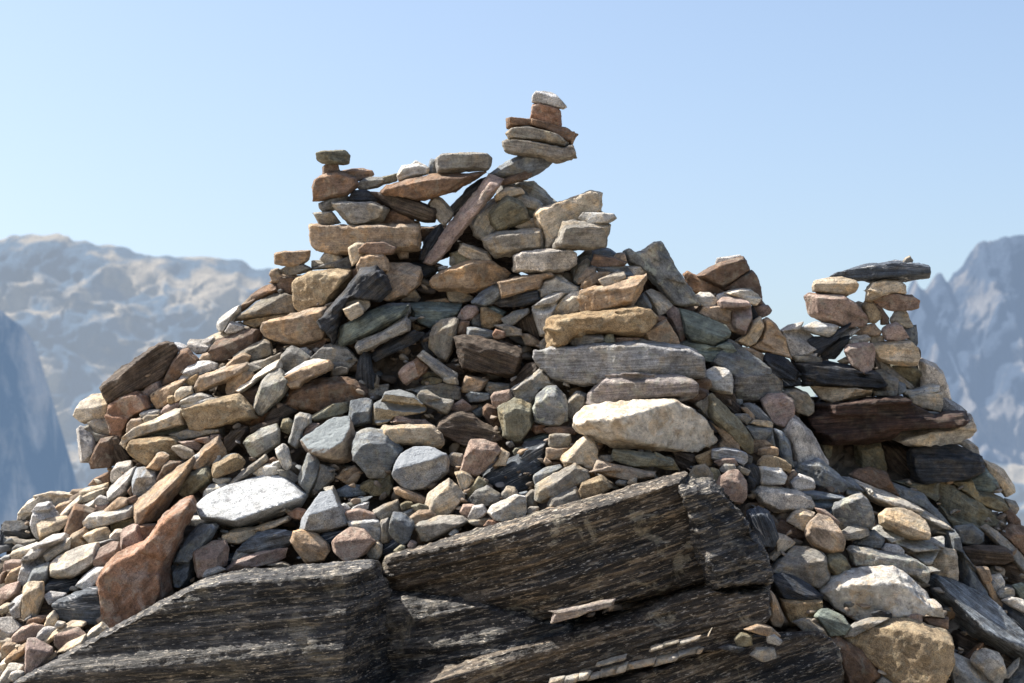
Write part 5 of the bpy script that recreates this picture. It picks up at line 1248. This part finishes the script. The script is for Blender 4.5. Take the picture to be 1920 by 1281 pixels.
# ------------------------------------------------------------------ mountains
def mountain(name, prof, D, drop, run, nu, nv, amp, freq, seed, mat, stretch=(1, 1, .35), back=400.0, jag=3.0):
    px = np.array([p[0] for p in prof], float); py = np.array([p[1] for p in prof], float)
    ux = np.linspace(px[0], px[-1], nu); uy = np.interp(ux, px, py) + fbm(np.stack([ux * .035, ux * 0, ux * 0], 1), seed + 40, 5) * jag
    P = np.array([at(x, y, D)[:] for x, y in zip(ux, uy)])
    t = np.linspace(0, 1, nv)
    G_ = np.zeros((nv, nu, 3))
    for k, v in enumerate(t):
        G_[k] = P + np.array([0, -run * v ** 0.9, -drop * v])
    q = G_.reshape(-1, 3)
    pp = q * np.array(stretch) * freq
    n = 1 - np.abs(fbm(pp, seed, 5)); n2 = 1 - np.abs(fbm(pp * 3.1 + 9, seed + 3, 4))
    w = np.repeat(np.clip(t * 12 + 0.06, 0, 1), nu)
    q[:, 1] -= (n * amp + n2 * amp * .28 - amp * .6) * w
    q[:, 0] += fbm(pp * 1.7 + 30, seed + 8, 3) * amp * .25 * w
    q[:, 2] += fbm(pp * 2.2 + 50, seed + 6, 3) * amp * .10
    q[:, 1] -= fbm(pp * 9.0 + 77, seed + 15, 3) * amp * .16 * w
    B_ = P + np.array([0, back, -drop * .8])
    V = np.concatenate([B_, q]); F_ = []
    for j in range(nv):
        a = np.arange(nu - 1) + j * nu
        F_.append(np.stack([a, a + 1, a + 1 + nu, a + nu], 1))
    F_ = np.concatenate(F_)
    me = bpy.data.meshes.new(name); me.from_pydata(V.tolist(), [], F_[:, ::-1].tolist()); me.polygons.foreach_set('use_smooth', [True]*len(me.polygons))
    me.materials.append(mat); o = bpy.data.objects.new(name, me); o['kind'] = 'structure'; C.objects.link(o); return o
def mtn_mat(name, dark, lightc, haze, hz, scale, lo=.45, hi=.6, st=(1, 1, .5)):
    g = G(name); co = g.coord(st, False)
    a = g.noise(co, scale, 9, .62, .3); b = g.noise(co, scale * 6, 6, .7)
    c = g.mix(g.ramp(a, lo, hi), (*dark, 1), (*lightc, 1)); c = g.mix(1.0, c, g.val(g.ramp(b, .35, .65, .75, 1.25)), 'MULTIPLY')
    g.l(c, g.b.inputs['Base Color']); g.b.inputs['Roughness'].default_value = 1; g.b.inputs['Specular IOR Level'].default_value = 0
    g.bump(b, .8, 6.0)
    em = g.n('ShaderNodeEmission'); em.inputs[0].default_value = (*haze, 1); em.inputs[1].default_value = 1    # painted haze: a constant bluish glow mixed into the rock
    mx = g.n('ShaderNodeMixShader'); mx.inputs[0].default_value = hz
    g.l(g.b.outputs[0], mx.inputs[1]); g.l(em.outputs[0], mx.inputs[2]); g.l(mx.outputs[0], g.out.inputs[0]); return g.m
PL = [(-1000,700),(-700,560),(-400,500),(-150,455),(0,447),(60,444),(128,443),(135,450),(200,454),(260,470),(330,484),(400,490),(440,494),(512,507),(620,540),(760,600),(960,680),(1150,760),(1500,840),(2200,900)]
PB = [(-1500,900),(-700,640),(-300,575),(-60,575),(0,585),(35,605),(60,640),(82,690),(96,740),(98,820),(98,1000),(100,1300),(110,1500)]
PR = [(1400,900),(1560,720),(1640,640),(1690,575),(1706,540),(1712,528),(1718,545),(1735,548),(1748,524),(1756,508),(1764,505),(1772,516),(1776,520),(1788,500),(1806,492),(1830,462),(1850,447),(1872,436),(1900,430),(1930,433),(1990,460),(2200,560),(2700,700)]
mountain('hill', PL, 900, 330, 420, 620, 220, 22, .035, 3, mtn_mat('hazy_hillside', (.05, .085, .13), (.30, .255, .195), (.58, .69, .84), .46, .032, .47, .55), (1, .8, .8))  # blue shadow patches painted in as the dark colour against light tan
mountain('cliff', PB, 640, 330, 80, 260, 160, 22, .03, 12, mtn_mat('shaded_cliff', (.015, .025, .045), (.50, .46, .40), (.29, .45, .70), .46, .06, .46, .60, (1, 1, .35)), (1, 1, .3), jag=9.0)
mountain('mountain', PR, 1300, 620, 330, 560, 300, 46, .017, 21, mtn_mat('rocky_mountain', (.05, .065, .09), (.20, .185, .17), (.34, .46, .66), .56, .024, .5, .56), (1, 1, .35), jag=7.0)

# ------------------------------------------------------------------ light
EL, AZ = math.radians(SUN_EL), math.radians(SUN_AZ)       # azimuth from +Y towards +X
sd = Vector((math.sin(AZ)*math.cos(EL), math.cos(AZ)*math.cos(EL), math.sin(EL)))
sl = bpy.data.lights.new('sun', 'SUN'); sl.energy = SUN_E; sl.angle = math.radians(.53); sl.color = (1, .955, .88)
so = bpy.data.objects.new('sun', sl); so.rotation_euler = (-sd).to_track_quat('-Z', 'Y').to_euler(); so.location = sd * 30 + Vector((0, 8, 0)); C.objects.link(so)
w = bpy.data.worlds.new('World'); SC.world = w; w.use_nodes = True; nt = w.node_tree; nt.nodes.clear()
o = nt.nodes.new('ShaderNodeOutputWorld'); b = nt.nodes.new('ShaderNodeBackground'); sk = nt.nodes.new('ShaderNodeTexSky')
sk.sky_type = 'NISHITA'; sk.sun_disc = False; sk.sun_elevation = EL; sk.sun_rotation = AZ; sk.altitude = 0
sk.air_density = AIR; sk.dust_density = DUST; sk.ozone_density = 1.0
b.inputs[1].default_value = SKY_E
nt.links.new(sk.outputs[0], b.inputs[0]); nt.links.new(b.outputs[0], o.inputs[0])

# ------------------------------------------------------------------ camera
cd = bpy.data.cameras.new('camera'); cd.sensor_width = 36; cd.lens = 36 / (1920 * K); cd.clip_end = 20000; cd.clip_start = .05
cd.dof.use_dof = True; cd.dof.focus_distance = 8.15; cd.dof.aperture_fstop = 4.5
cam = bpy.data.objects.new('camera', cd); cam.location = CAM; cam.rotation_euler = (math.pi/2 + PITCH, 0, 0); C.objects.link(cam)
SC.camera = cam
SC.render.engine = 'CYCLES'
SC.view_settings.view_transform = 'Standard'; SC.view_settings.look = 'None'; SC.view_settings.exposure = 0; SC.view_settings.gamma = 1
SC.cycles.max_bounces = 6; SC.cycles.diffuse_bounces = 4
